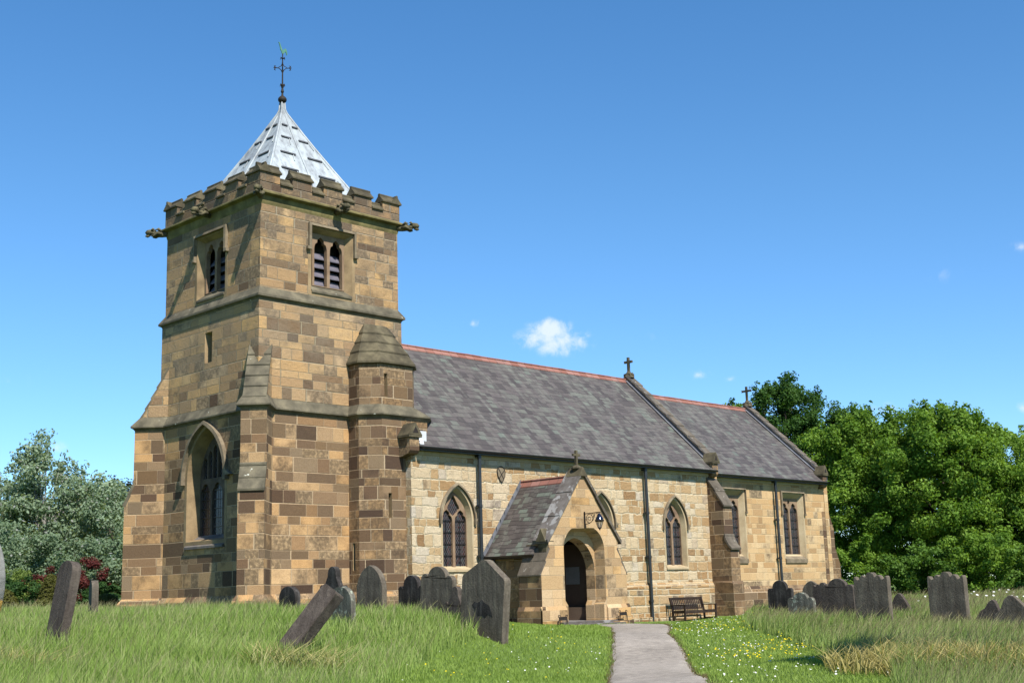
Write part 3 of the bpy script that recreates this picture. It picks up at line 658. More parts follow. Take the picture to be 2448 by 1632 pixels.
for side in range(4):
    Ux, N_, Oc = [((1, 0), (0, -1), (0, -.165)), ((0, 1), (1, 0), (6.165, 0)), ((1, 0), (0, 1), (0, 6.115)), ((0, 1), (-1, 0), (-.165, 0))][side]
    sc = 5.95 / 6 if side in (1, 3) else 1.
    def pt(u, d, z): return (Oc[0] + Ux[0] * u - N_[0] * d, Oc[1] + Ux[1] * u - N_[1] * d, z)
    iv = [(a if i == 0 else a * sc, b if i == 4 and sc == 1 else (6.115 if i == 4 else b * sc)) for i, (a, b) in enumerate(INT)]
    for i, (a, b) in enumerate(iv):
        if not (side in (1, 3) and i in (0, 4)):
            body = MB(); aa, bb = a, b
            P0 = [pt(aa, 0, 15.25), pt(bb, 0, 15.25), pt(bb, .385, 15.25), pt(aa, .385, 15.25)]
            body.prism(P0, (0, 0, .38))
            if i in (0, 4) and side in (0, 2):   # corner merlon is L-shaped
                x0 = -.165 if i == 0 else 6.165; s = 1 if i == 0 else -1; yy = (.22, .66) if side == 0 else (5.29, 5.73)
                body.prism([(x0, yy[0], 15.25), (x0 + s * .385, yy[0], 15.25), (x0 + s * .385, yy[1], 15.25), (x0, yy[1], 15.25)], (0, 0, .38))
            mo = fixn(body.done('merlon', M_par, CH)); last = mo
            cm = MB(); e = .045; cm.prism([pt(a - (e if i else .06), d, 15.63 + z) for d, z in capprof(.385, .29)], Vector(pt(b + (e if i < 4 else .06), 0, 0)) - Vector(pt(a - (e if i else .06), 0, 0)))
            if i in (0, 4) and side in (0, 2):
                s = 1 if i == 0 else -1; x0 = -.165 if i == 0 else 6.165; y0, y1 = (-.225, .70) if side == 0 else (5.25, 6.175)
                cm.prism([(x0 + s * d, y0, 15.633 + z) for d, z in capprof(.385, .29)], (0, y1 - y0, 0))
            fixn(cm.done('coping', M_cap, mo))
        if i < 4:
            c0, c1 = b + .002, iv[i + 1][0] - .002
            cm = MB(); cm.prism([pt(c0, d, 15.26 + z) for d, z in capprof(.385, .26)], Vector(pt(c1, 0, 0)) - Vector(pt(c0, 0, 0))); fixn(cm.done('embrasure_coping', M_cap, CH))

# gargoyles
def gargoyle(p, d, L=.72, s=1.):
    p = Vector(p); d = Vector(d).normalized(); r = Vector((0, 0, 1)).cross(d).normalized(); u = Vector((0, 0, 1)); mb = MB()
    mb.tube([p - d * .1, p + d * .12, p + d * .30 + u * .02, p + d * .42 + u * .05, p + d * .52 + u * .06], [.10, .115, .12, .09, .085], 10)
    mb.tube([p + d * .44 + u * .06, p + d * .55 + u * .10, p + d * .66 + u * .09, p + d * .74 + u * .05], [.07, .125, .11, .06], 10)
    mb.tube([p + d * .58 + u * .0, p + d * .68 - u * .05, p + d * .75 - u * .04], [.06, .06, .03], 8)
    for k in (-1, 1):
        mb.tube([p + d * .50 + u * .14 + r * .07 * k, p + d * .44 + u * .21 + r * .11 * k, p + d * .38 + u * .18 + r * .12 * k], [.05, .045, .012], 6)
        mb.tube([p + d * .10 + r * .09 * k, p + d * .26 + r * .14 * k + u * .03, p + d * .40 + r * .11 * k - u * .07, p + d * .50 + r * .09 * k - u * .06], [.06, .075, .05, .035], 7)
        mb.tube([p + d * .08 + u * .09 + r * .05 * k, p + d * .24 + u * .20 + r * .10 * k, p + d * .36 + u * .15 + r * .14 * k], [.035, .055, .012], 6)
        mb.tube([p + d * .66 + r * .05 * k + u * .13, p + d * .71 + r * .055 * k + u * .12], [.035, .028], 6)
    return mb.done('gargoyle', M_gar, CH, smooth=True)
for p, d in (((-.16, -.16, 14.70), (-1, -1, 0)), ((6.16, -.16, 14.70), (1, -1, 0)), ((-.16, 6.11, 14.70), (-1, 1, 0)), ((3.15, -.16, 14.74), (0, -1, 0)), ((-.16, 3.05, 14.74), (-1, 0, 0))): gargoyle(p, d)

# lead spire: pyramid with bell-cast neck, batten rolls and louvre slots
SX, SY = 2.97, 3.0
PROF = [(2.52, 14.85), (2.30, 15.45), (1.86, 16.26), (1.37, 17.12), (.88, 18.0), (.57, 18.58), (.22, 19.27), (.13, 19.46), (.085, 19.62), (.07, 19.90)]
def sring(s, z): return [(SX - s, SY - s, z), (SX + s, SY - s, z), (SX + s, SY + s, z), (SX - s, SY + s, z)]
def s_at(z):
    for (s0, z0), (s1, z1) in zip(PROF, PROF[1:]):
        if z0 <= z <= z1: return s0 + (s1 - s0) * (z - z0) / (z1 - z0)
lev = [14.85, 15.5, 16.15, 16.95, 17.75, 18.5, 19.1]
rings = []
for i, z in enumerate(lev):
    s = s_at(z); rings.append(sring(s + (.0), z))
    if i + 1 < len(lev): z2 = lev[i + 1]; s2 = s_at(z2 - .002); rings += [sring(s2 + .018, z2 - .012)]
rings += [sring(s, z) for s, z in PROF if z > 19.1]
mb = MB(); mb.loft(rings); mb.cap(rings[-1]); SPI = mb.done('spire', M_spire, CH)
for k in range(4):
    a = [Vector(sring(s, z)[k]) for s, z in PROF]; mb = MB(); mb.tube(a, [.05] * 6 + [.045, .035, .03, .025], 8); mb.done('hip_roll', M_spire, SPI, smooth=True)
dirs = [((1, 0), (0, -1)), ((0, 1), (1, 0)), ((-1, 0), (0, 1)), ((0, -1), (-1, 0))]
for (tx, ty), (nx, ny) in dirs:
    def fp(f, z, o=0.): s = s_at(z); return Vector((SX + nx * (s + o) + tx * f * s, SY + ny * (s + o) + ty * f * s, z + o * .55))
    mb = MB(); mb.tube([fp(0, z, .01) for z in (15., 16, 17, 18, 19.0, 19.3)], [.045] * 4 + [.035, .02], 8); mb.done('batten_roll', M_spire, SPI, smooth=True)
    mb = MB()
    for zi, z in enumerate((15.72, 16.55, 17.35, 18.15, 18.78)):
        for f in (-.5, .5):
            mb = MB()
            w = .30 * s_at(z) ; w = min(w, .42); c = fp(f, z, .0); t = Vector((tx, ty, 0)); n = Vector((nx, ny, 0)); sl_ = Vector((-nx * .565, -ny * .565, 1)).normalized(); nn = Vector((nx, ny, .565)).normalized()
            mb.obox(c + nn * .02, t, sl_, nn, w * .9, .035, .035)
            mb.done('lead_vent', M_vent, SPI); mb = MB()
            if z < 18.7: mb.bar(fp(f * 1.62 if f > 0 else f * .62, z - .30, .02), fp(f * 1.62 if f > 0 else f * .62, z + .02, .02), .03); mb.done('lead_roll', M_spire, SPI)
mb = MB(); N = 14; V = []
mb.tube([(SX, SY, 19.86 + .34 * i / 12) for i in range(13)], [max(.045, .17 * math.sin(math.pi * i / 12) ** .6) for i in range(13)], 16); mb.done('ball_finial', M_rust, SPI, smooth=True)
# iron weather vane with copper cockerel
mb = MB(); mb.tube([(SX, SY, 20.15), (SX, SY, 20.3), (SX, SY, 20.36), (SX, SY, 20.5), (SX, SY, 20.62), (SX, SY, 20.7), (SX, SY, 21.95)], [.05, .035, .065, .035, .075, .03, .02], 8)
ar = Vector((.55, -.835, 0)).normalized() * 1
ar = Vector((.8, -.6, 0)); ar2 = Vector((.6, .8, 0))
for A_ in (ar, ar2):
    for s in (-1, 1):
        a = A_ * s; hgt = .16 * s
        mb.tube([Vector((SX, SY, 21.12)), Vector((SX, SY, 21.26)) + a * .05, Vector((SX, SY, 21.34)) + a * .14, Vector((SX, SY, 21.36)) + a * .28], [.016, .016, .016, .02], 6)
        mb.tube([Vector((SX, SY, 21.55)), Vector((SX, SY, 21.43)) + a * .06, Vector((SX, SY, 21.37)) + a * .16], [.014] * 3, 6)
        e = Vector((SX, SY, 21.36)) + a * .28
        for dv in ((0, 0, .07), (0, 0, -.09)): mb.tube([e, e + Vector(dv) + a * .03, e + Vector(dv) * 1.25 - a * .03], [.028, .022, .008], 6)
        mb.tube([e, e + a * .07], [.035, .012], 6)
for z0, r in ((20.62, .085), (21.73, .08)):
    for k in range(6):
        t = k * math.pi / 3; v = Vector((math.cos(t), math.sin(t), 0)); b = Vector((SX, SY, z0)); mb.tube([b, b + v * r + Vector((0, 0, .05)), b + v * r * 1.3 - Vector((0, 0, .03))], [.02, .018, .006], 6)
VAN = mb.done('weather_vane', M_rust, CH)
o2 = Vector((SX, SY, 21.95)); cd = Vector((.75, .15, 0)).normalized()
sil = [(-.05, 0), (.05, 0), (.07, .08), (.13, .13), (.16, .24), (.20, .36), (.25, .40), (.17, .42), (.11, .30), (.03, .17), (-.05, .15), (-.10, .24), (-.17, .27), (-.23, .20), (-.26, .05), (-.22, .0), (-.19, .10), (-.14, .13), (-.10, .07)]
mb = MB(); mb.prism([o2 + cd * (-a) + Vector((0, 0, b)) - cd.cross(Vector((0, 0, 1))) * .012 for a, b in sil], cd.cross(Vector((0, 0, 1))) * .024); fixn(mb.done('cockerel', M_cop2, VAN))

# ---- nave
NY, CY = -1.68, -1.35
def pipe(x, y, z0, z1, lab):
    mb = MB(); mb.tube([(x, y, z0), (x, y, z1)], .068, 12); o = mb.done('downpipe', M_pipe, CH, smooth=False, label=lab)
    z = z1 - .06
    while z > z0: mb = MB(); mb.tube([(x, y, z - .05), (x, y, z + .05)], .085, 12); mb.box(x - .11, x + .11, y + .03, y + .15, z - .03, z + .03); z -= 1.83; mb.done('collar', M_pipe, o)
    return o
def arched_window(c, hw, zs, spring, apex, fr, lab, n=12):
    A = arch(c, hw, zs, spring, apex, n); hi = hw - .08; B = arch(c, hi, zs + .06, spring, apex - .14, n); mb = MB()
    reveal(mb, fr, A, B, 0, -.23); plate(mb, fr, arch(c, hw + .08, zs - .02, spring, apex + .08, n), [A], .008, 0)
    w = mb.done('arched_window', M_jam, CH, label=lab)
    t = .12; lw = (2 * (hi - .02) - t) / 2; L = []
    for s in (-1, 1):
        lc = c + s * (t / 2 + lw / 2); L.append(cusped(lc, lw / 2, zs + .06, spring - .05, spring + .40, 14, .25))
    eye = []; h0 = spring + .42; top = apex - .26
    for k in range(9):
        a = k / 8; eye.append((c + math.sin(a * math.pi) * .27 * (1 + .3 * math.sin(a * 6.28)), spring + .16 + (top - spring - .16) * a))
    for k in range(7, 0, -1):
        a = k / 8; eye.append((c - math.sin(a * math.pi) * .27 * (1 + .3 * math.sin(a * 6.28)), spring + .16 + (top - spring - .16) * a))
    mb = MB(); plate(mb, fr, B, L + [eye], -.20, -.32); mb.done('tracery', M_tra, w)
    mb = MB(); panel(mb, fr, B, [], -.29); mb.done('glass', M_glass, w)
    bars(fr, c, [(c - t / 2 - lw, c - t / 2), (c + t / 2, c + t / 2 + lw)], zs + .06, spring + .05, .42, -.255, w)
    hood(fr, c, hw + .10, spring, apex + .09, .075, .10, M_hod, w, 14)
    mb = MB(); P = [fr.p(c - hw - .04, zs - .11, .05), fr.p(c - hw - .04, zs - .03, .05), fr.p(c - hw - .04, zs + .10, -.30), fr.p(c - hw - .04, zs - .02, -.3), fr.p(c - hw - .04, zs - .11, -.02)]
    mb.prism(P, fr.U * 2 * (hw + .04)); fixn(mb.done('sill', M_jam, w)); return A
fN = FS(NY)
holes = [arch(c, .73, 1.86, 3.58, 4.78, 12) for c in (7.44, 15.47, 20.44)]
mb = MB(); panel(mb, fN, [(5.25, 1.15), (23.6, 1.15), (23.6, 6.3), (5.25, 6.3)], holes)
mb.add([(5.25, NY, -.6), (5.25, NY, 6.9), (5.25, 3, 10.9), (5.25, 7.7, 6.3), (5.25, 7.7, -.6)], [(0, 1, 2, 3, 4)])
mb.add([(5.25, 7.7, -.6), (5.25, 7.7, 6.3), (23.6, 7.7, 6.3), (23.6, 7.7, -.6)], [(0, 1, 2, 3)])
NAVE = mb.done('nave_wall', M_nav, CH)
mb = MB(); prof = [(NY + .1, -.7), (NY - .10, -.7), (NY - .10, 1.03), (NY - .085, 1.07), (NY, 1.20), (NY + .1, 1.20)]
for x0, x1 in ((5.25, 9.0), (12.6, 22.96)): mb = MB(); mb.prism([(x0, y, z) for y, z in prof], (x1 - x0, 0, 0)); fixn(mb.done('nave_plinth', M_npl, CH))
mb = MB()
for k in range(17):      # weathered footing boulders under the plinth
    x = 13.3 + k * .56 + random.uniform(-.08, .08); w = random.uniform(.20, .3)
    mb.obox((x, NY - .14, g1(x, NY) + random.uniform(-.02, .06)), (1, random.uniform(-.05, .05), 0), (0, 1, 0), (0, 0, 1), w, .09, random.uniform(.10, .16))
fo = fixn(mb.done('footing_stones', M_npl, CH)); bv = fo.modifiers.new('bevel', 'BEVEL'); bv.width = .03; bv.segments = 2; fo['kind'] = 'stuff'
for c, lab in ((7.44, 'two-light window nearest the tower'), (15.47, 'two-light window half hidden by the porch gable'), (20.44, 'two-light window above the bench')): arched_window(c, .73, 1.86, 3.58, 4.78, fN, lab)
pipe(8.45, NY - .19, g1(8.45, -1.8), 6.02, 'downpipe between the first window and the porch'); pipe(18.30, NY - .19, -.45, 6.0, 'downpipe between the porch and the third window')
# shield of arms
mb = MB(); sh = [(9.52, 5.50), (9.60, 5.62), (9.74, 5.67), (9.88, 5.60), (9.95, 5.47), (9.93, 5.30), (9.86, 5.17), (9.77, 5.05), (9.66, 5.14), (9.56, 5.30)]
plate(mb, fN, sh, [], .035, 0); sho = mb.done('coat_of_arms', M_hod, CH)
mb = MB()
for i in range(len(sh)): mb.bar(fN.p(*sh[i], .04), fN.p(*sh[(i + 1) % len(sh)], .04), .02)
mb.bar(fN.p(9.60, 5.57, .04), fN.p(9.86, 5.20, .04), .02); mb.bar(fN.p(9.88, 5.50, .04), fN.p(9.62, 5.2, .04), .02); mb.done('shield_rim', M_rust, sho)

def roofslab(name, mat, x0, x1, y0, z0, yr, zr, th=.09):
    mb = MB(); nx = max(2, int((x1 - x0) / .8)); ny = 10
    rng = np.random.default_rng(int(x0 * 10)); sag = rng.normal(0, .010, (nx + 1, ny + 1))
    for sgn in (1, -1):
        rows = []
        for i in range(nx + 1):
            x = x0 + (x1 - x0) * i / nx; r = []
            for k in range(ny + 1):
                f = k / ny; y = y0 + (yr - y0) * f; z = z0 + (zr - z0) * f + sag[i][k] * math.sin(math.pi * f) - .03 * math.sin(math.pi * i / nx) * math.sin(math.pi * f)
                r.append((x, y if sgn > 0 else 2 * yr - y, z))
            rows.append(r if sgn > 0 else r[::-1])
        mb.loft(rows, closed=False)
    me_ = mb
    o = me_.done(name, mat, CH)
    bp = o.data
    s = o.modifiers.new('thickness', 'SOLIDIFY'); s.thickness = th; s.offset = 1 if False else -1
    return o
def norm_up(o):
    me = o.data; me.update()
    if sum(p.normal.z for p in me.polygons) < 0: me.flip_normals()
    return o
NR = norm_up(roofslab('nave_roof', M_slate, 5.42, 23.36, -2.0, 6.155, 3.0, 10.96))
CR = norm_up(roofslab('chancel_roof', M_slatec, 23.6, 33.45, -1.70, 6.06, 3.0, 10.36))
def ridge(x0, x1, zr, sl, par):
    mb = MB(); d = .17
    for sgn in (-1, 1):
        mb.prism([(x0, 3 + sgn * .0, zr + .05), (x0, 3 + sgn * d, zr + .05 - d * sl), (x0, 3 + sgn * d, zr + .01 - d * sl), (x0, 3, zr + .01)], (x1 - x0, 0, 0))
    o = fixn(mb.done('ridge_tiles', M_red, par)); mb = MB(); n = int((x1 - x0) / .46)
    mb.tube([(x0 + (x1 - x0) * i / n, 3, zr + .07 + RNG.normal(0, .004)) for i in range(n + 1)], .042, 8); mb.done('ridge_roll', M_red, par, label='dark weathered roll along the ridge'); return o
ridge(5.6, 23.32, 10.96, .96, NR); ridge(23.7, 33.42, 10.36, .915, CR)
def gutter(x0, x1, y, z, zf):
    mb = MB(); N = 8; pr = [(y - .065 * math.cos(math.pi * i / N), z - .075 * math.sin(math.pi * i / N)) for i in range(N + 1)] + [(y + .055, z + .0), (y - .055, z + .0)]
    mb.prism([(x0, a, b) for a, b in pr], (x1 - x0, 0, 0)); mb.box(x0, x1, y + .07, y + .34, z - .12, z - .01); return fixn(mb.done('gutter', M_iron, CH))
gutter(5.45, 23.3, -2.05, 6.13, 0); gutter(23.75, 33.4, -1.75, 6.04, 0)
mb = MB(); mb.box(5.45, 23.3, NY - .05, NY + .05, 5.88, 6.16); mb.done('eaves_course', M_jam, CH); mb = MB(); mb.box(23.75, 33.4, CY - .05, CY + .05, 5.80, 6.06); mb.done('eaves_course', M_jam, CH)

def gable_coping(x0, x1, ye, ze, yr, zr, lift, pieces, par=CH, mat=M_cop):
    """sloping coping stones, each overlapping the next, both sides of a gable whose top edge runs along y"""
    o = []
    for sgn in (-1, 1):
        mb = MB()
        for i in range(pieces):
            a, b = i / pieces, (i + 1) / pieces
            ya, za = ye + (yr - ye) * a, ze + (zr - ze) * a; yb, zb = ye + (yr - ye) * b, ze + (zr - ze) * b
            q = [(ya - .02, za + lift * .55), (ya - .03, za + lift + .04), (yb, zb + lift), (yb, zb + lift * .5)]
            q = [(y if sgn < 0 else 2 * yr - y, z) for y, z in q]
            mb.prism([(x0, y, z) for y, z in q], (x1 - x0, 0, 0))
        o.append(fixn(mb.done('gable_coping', mat, par)))
    return o
def gablewall(x0, x1, ye, ze, yr, zr, mat, zb=4.):
    mb = MB(); mb.prism([(x0, ye, zb), (x0, ye, ze), (x0, yr, zr), (x0, 2 * yr - ye, ze), (x0, 2 * yr - ye, zb)], (x1 - x0, 0, 0)); return fixn(mb.done('gable_wall', mat, CH))
gablewall(23.36, 23.72, -1.70, 6.55, 3, 11.10, M_cha); gable_coping(23.26, 23.84, -1.66, 6.62, 3, 11.08, .13, 8)
gablewall(33.50, 33.85, -1.38, 6.42, 3, 10.56, M_cha, 0.); gable_coping(33.40, 33.95, -1.36, 6.44, 3, 10.50, .12, 8)
def flash(x, y0, z0, y1, z1, h, par):
    mb = MB(); mb.prism([(x, y0, z0 + .03), (x, y1, z1 + .03), (x, y1, z1 + h), (x, y0, z0 + h)], (.016, 0, 0)); mb.prism([(x - .20, y0, z0 + .035), (x, y0, z0 + .035), (x, y1, z1 + .035), (x - .20, y1, z1 + .035)], (0, 0, .012))
    o = fixn(mb.done('lead_flashing', M_lead, par)); return o
flash(23.32, -1.98, 6.19, 2.9, 10.90, .30, NR); flash(33.44, -1.68, 6.09, 2.9, 10.30, .28, CR)
def kneeler(x0, x1, y0, y1, zb, zt, lab=None):
    mb = MB(); mb.box(x0 + .02, x1 - .02, y0 + .05, y1, zb, zt); mb.prism([(x0 + .02, y0 + .05, zb), (x0 + .02, y0 + .12, zb - .10), (x0 + .02, y1, zb - .22), (x0 + .02, y1, zb)], (x1 - x0 - .04, 0, 0))
    o = fixn(mb.done('kneeler', M_tur, CH, label=lab)); mb = MB(); c = (x0 + x1) / 2; w = (x1 - x0) / 2 + .06
    mb.box(c - w, c + w, y0 - .02, y1, zt - .001, zt + .08)
    mb.prism([(c - w, y0 - .03, zt + .08), (c + w, y0 - .03, zt + .08), (c, y0 - .03, zt + .52)], (0, .09, 0))
    mb.prism([(c - w, y0 + .06, zt + .08), (c + w, y0 + .06, zt + .08), (c, y0 + .06, zt + .52)], (0, y1 - y0 - .06, 0))
    fixn(mb.done('gablet', M_cap, o)); mb = MB(); mb.prism([(c - w * .45, y0 - .034, zt + .14), (c + w * .45, y0 - .034, zt + .14), (c, y0 - .034, zt + .38)], (0, .002, 0)); mb.done('recess_shade_patch', M_rust, o); return o  # thin dark triangle laid on the gablet face imitates a recess in shade
kneeler(4.93, 5.42, -2.02, -1.4, 5.98, 6.45, 'kneeler stone beside the stair turret'); kneeler(23.05, 23.50, -2.02, -1.4, 5.98, 6.45, 'kneeler stone between nave and chancel roofs'); kneeler(33.02, 33.42, -1.72, -1.2, 5.88, 6.38, 'kneeler stone at the far end of the chancel')
mb = MB(); mb.box(5.34, 5.9, -1.80, -1.30, 6.36, 6.72); mb.prism([(5.44, -1.98, 6.20), (5.44, -1.3, 6.85), (6.0, -1.3, 6.85), (5.62, -1.98, 6.20)], (0, -.01, .03)); fixn(mb.done('lead_flashing', M_ledw, NR, label='bright new lead beside the turret'))
def cross(p, axis, H, w, t, lab, par=CH, mat=M_cap, fancy=False):
    p = Vector(p); a = Vector(axis).normalized(); b = Vector((0, 0, 1)).cross(a); mb = MB()
    mb.obox(p + Vector((0, 0, .10)), a, b, (0, 0, 1), .20, .17, .10); mb.tube([p, p + Vector((0, 0, .12)), p + Vector((0, 0, .26)), p + Vector((0, 0, .34))], [.27, .22, .12, .075], 8)
    for s in (-1, 1): mb.tube([p + a * s * .10 + Vector((0, 0, .12)), p + a * s * .22 + Vector((0, 0, .20)), p + a * s * .24 + Vector((0, 0, .12))], [.07, .06, .02], 6)
    mb.obox(p + Vector((0, 0, H / 2 + .1)), a, b, (0, 0, 1), t, t, H / 2 - .1); mb.obox(p + Vector((0, 0, H * .78)), a, b, (0, 0, 1), w, t * .95, t)
    if fancy:
        for s in (-1, 1):
            for dz in (-.06, .06): mb.tube([p + a * s * w + Vector((0, 0, H * .78)), p + a * s * (w + .05) + Vector((0, 0, H * .78 + dz))], [.05, .03], 6)
    return fixn(mb.done('gable_cross', mat, par, label=lab))
cross((23.55, 3, 11.12), (0, 1, 0), 1.02, .24, .055, 'stone cross on the nave gable'); cross((33.68, 3, 10.56), (0, 1, 0), 1.10, .26, .05, 'ornate cross on the chancel gable', fancy=True)

# ---- chancel
def square_window(c, hw, zs, zt, fr, lab):
    A = rect(c - hw, c + hw, zs, zt); hi = hw - .15; B = rect(c - hi, c + hi, zs + .22, zt - .20); mb = MB(); reveal(mb, fr, A, B, 0, -.24)
    plate(mb, fr, rect(c - hw - .10, c + hw + .10, zs - .02, zt + .08), [A], .006, 0); w = mb.done('square_headed_window', M_jam, CH, label=lab)
    t = .12; L = []; lw = (2 * hi - .1 - t) / 2
    for s in (-1, 1):
        lc = c + s * (t / 2 + lw / 2); base = cusped(lc, lw / 2, zs + .22, zt - .95, zt - .42, 14, .3)
        L.append(base)
    hh = zt - .30
    for s in (-1, 0, 1): L.append([(c + s * (lw + t) * .98, zt - .62 + (.0 if s else .0)), (c + s * (lw + t) * .98 + .10, zt - .42), (c + s * (lw + t) * .98 + .06, zt - .28), (c + s * (lw + t) * .98 - .06, zt - .28), (c + s * (lw + t) * .98 - .10, zt - .42)]) if s == 0 else None
    mb = MB(); plate(mb, fr, B, L, -.22, -.34); mb.done('tracery', M_tra, w); mb = MB(); panel(mb, fr, B, [], -.31); mb.done('glass', M_glass, w)
    bars(fr, c, [(c - t / 2 - lw, c - t / 2), (c + t / 2, c + t / 2 + lw)], zs + .22, zt - .7, .42, -.27, w)
    mb = MB(); strip(mb, fr, [(c + hw + .08, zt - .95), (c + hw + .08, zt + .06), (c - hw - .08, zt + .06), (c - hw - .08, zt - .95)], .06, 0, .11)
    for s in (-1, 1): mb.obox(fr.p(c + s * (hw + .11), zt - 1.0, .05), fr.U, fr.N, (0, 0, 1), .06, .05, .05)
    fixn(mb.done('hood_mould', M_hod, w)); mb = MB(); P = [fr.p(c - hw - .04, zs - .22, .06), fr.p(c - hw - .04, zs - .03, .06), fr.p(c - hw - .04, zs + .22, -.26), fr.p(c - hw - .04, zs + .1, -.26), fr.p(c - hw - .04, zs - .22, -.02)]
    mb.prism(P, fr.U * 2 * (hw + .04)); fixn(mb.done('sill', M_hod, w)); return A
fC = FS(CY); wins = [(25.35, .93, 2.22, 5.36), (30.50, .93, 2.22, 5.36)]
mb = MB(); panel(mb, fC, [(23.6, .9), (33.85, .9), (33.85, 6.2), (23.6, 6.2)], [rect(c - hw, c + hw, a, b) for c, hw, a, b in wins])
mb.add([(33.85, CY, -.5), (33.85, CY, 6.3), (33.85, 7.35, 6.3), (33.85, 7.35, -.5)], [(0, 3, 2, 1)]); mb.add([(23.6, 7.35, -.6), (23.6, 7.35, 6.1), (33.85, 7.35, 6.1), (33.85, 7.35, -.6)], [(0, 1, 2, 3)]); mb.done('chancel_wall', M_cha, CH)
square_window(*wins[0], fC, 'square-headed window partly hidden by the buttress'); square_window(*wins[1], fC, 'square-headed window right of the last downpipe')
pipe(28.80, CY - .19, .0, 5.95, 'downpipe on the chancel wall')
mb = MB(); mb.prism([(23.6, CY + .05, -.6), (23.6, CY - .16, -.6), (23.6, CY - .16, .66), (23.6, CY - .13, .70), (23.6, CY, .95), (23.6, CY + .05, .95)], (11.1, 0, 0)); fixn(mb.done('chancel_plinth', M_tur, CH))
# south-east buttress, in line with the south wall
mb = MB(); P = [(33.2, -.5), (34.62, -.5), (34.62, 1.95), (34.25, 2.75), (34.25, 3.72), (33.84, 4.58), (33.2, 4.58)]
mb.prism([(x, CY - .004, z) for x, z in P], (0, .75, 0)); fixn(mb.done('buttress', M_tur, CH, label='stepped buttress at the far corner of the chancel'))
# buttress between nave and chancel
yb = NY; prof = [(yb + .2, -.6), (yb - 1.06, -.6), (yb - 1.06, 2.62), (yb - .82, 3.05), (yb - .80, 3.2), (yb - .80, 4.55), (yb - .0, 5.72), (yb + .2, 5.72)]
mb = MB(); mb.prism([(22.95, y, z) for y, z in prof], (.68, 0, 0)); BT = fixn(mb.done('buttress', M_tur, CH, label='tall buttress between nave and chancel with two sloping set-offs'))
mb = MB()
for q in ([(yb - .87, 4.46), (yb - .89, 4.53), (yb - .43, 5.22), (yb - .37, 5.16)], [(yb - .46, 5.15), (yb - .47, 5.21), (yb - .0, 5.84), (yb + .02, 5.74)], [(yb - 1.15, 2.56), (yb - 1.16, 2.64), (yb - 1.0, 2.80), (yb - .88, 3.02), (yb - .82, 3.20), (yb - .76, 3.18), (yb - .80, 2.95), (yb - 1.0, 2.66)], [(yb - .84, 3.16), (yb - .84, 3.24), (yb - .78, 3.27), (yb - .78, 3.16)]):
    mb.prism([(22.92, y, z) for y, z in q], (.74, 0, 0))
fixn(mb.done('weathering', M_cop, BT)); mb = MB(); mb.prism([(22.87, yb, -.6), (22.87, yb - 1.15, -.6), (22.87, yb - 1.15, 1.06), (22.87, yb - 1.12, 1.10), (22.95, yb - 1.06, 1.20), (22.95, yb, 1.20)], (.82, 0, 0)); fixn(mb.done('plinth', M_tur, BT))

# ---- south porch
PX, PY = 10.83, -4.78; fP = FS(PY)
front = [(8.50, -.6), (13.17, -.6), (13.17, 1.55), (12.72, 2.42), (12.72, 2.62), (12.80, 2.72), (PX, 5.20), (8.86, 2.72), (8.93, 2.62), (8.93, 2.42), (8.50, 1.55)]
def door(hwb, hwt, zst, spring, apex, z0=-.5, n=12):
    a = arch(PX, hwt, z0, spring, apex, n)[2:]; return [(PX - hwb, z0), (PX + hwb, z0), (PX + hwb, zst - .17), (PX + hwt, zst)] + a + [(PX - hwt, zst), (PX - hwb, zst - .17)]
D1 = door(.98, 1.12, .62, 2.40, 3.20); D2 = door(.96, 1.07, .62, 2.32, 3.10); D3 = door(.95, 1.05, .60, 1.65, 2.86); D4 = door(.93, 1.02, .60, 1.62, 2.80)
mb = MB(); panel(mb, fP, front, [D1]); reveal(mb, fP, D1, D2, 0, -.45); panel(mb, fP, D2, [D3], -.45); reveal(mb, fP, D3, D4, -.45, -.85)
inner = [(9.15, -.6), (12.5, -.6), (12.5, 2.6), (PX, 4.7), (9.15, 2.6)]; panel(mb, Frame((0, PY + .85, 0), (1, 0, 0)), inner, [D4])
POR = mb.done('porch_front', M_por, CH)
def gable_side(x0, x1, xe, zlow):   # stepped side buttresses, returned 1.1 m along the porch walls
    mb = MB(); s = 1 if x1 > x0 else -1
    P = [(x0, -.6), (x0, 1.55), (xe, 2.42), (xe, 2.62), (xe + s * .35, 2.62), (xe + s * .35, -.6)]
    mb.prism([(x, PY + .002, z) for x, z in P], (0, 1.10, 0)); o = fixn(mb.done('porch_buttress', M_prt, CH)); mb = MB(); d = s * .05
    for (xa, za, xb, zb) in ((x0 - d, 1.50, x0 + (xe - x0) * .52, 2.02), (x0 + (xe - x0) * .46, 1.99, xe + d * .2, 2.47)):
        mb.prism([(xa, PY - .004, za), (xa, PY - .004, za + .045), (xb, PY - .004, zb + .035), (xb + d, PY - .004, zb - .04)], (0, 1.13, 0))
    fixn(mb.done('weathering', M_cop, o)); mb = MB()
    mb.prism([(x0 - s * .08, PY - .07, -.6), (x0 - s * .08, PY - .07, .30), (x0, PY - .07, .44), (x0 + s * .1, PY - .07, .44), (x0 + s * .1, PY - .07, -.6)], (0, 1.22, 0)); fixn(mb.done('plinth', M_prt, o)); return o
gable_side(8.50, 9.4, 8.93, 1.5); gable_side(13.17, 12.3, 12.72, 1.5)
zz_ = [(PY, -.6), (PY - .075, -.6), (PY - .075, .30), (PY - .06, .33), (PY, .44)]
for x0, x1 in ((8.42, 9.72), (11.94, 13.25)): mb = MB(); mb.prism([(x0, y, z) for y, z in zz_], (x1 - x0, 0, 0)); fixn(mb.done('porch_plinth', M_por, CH))
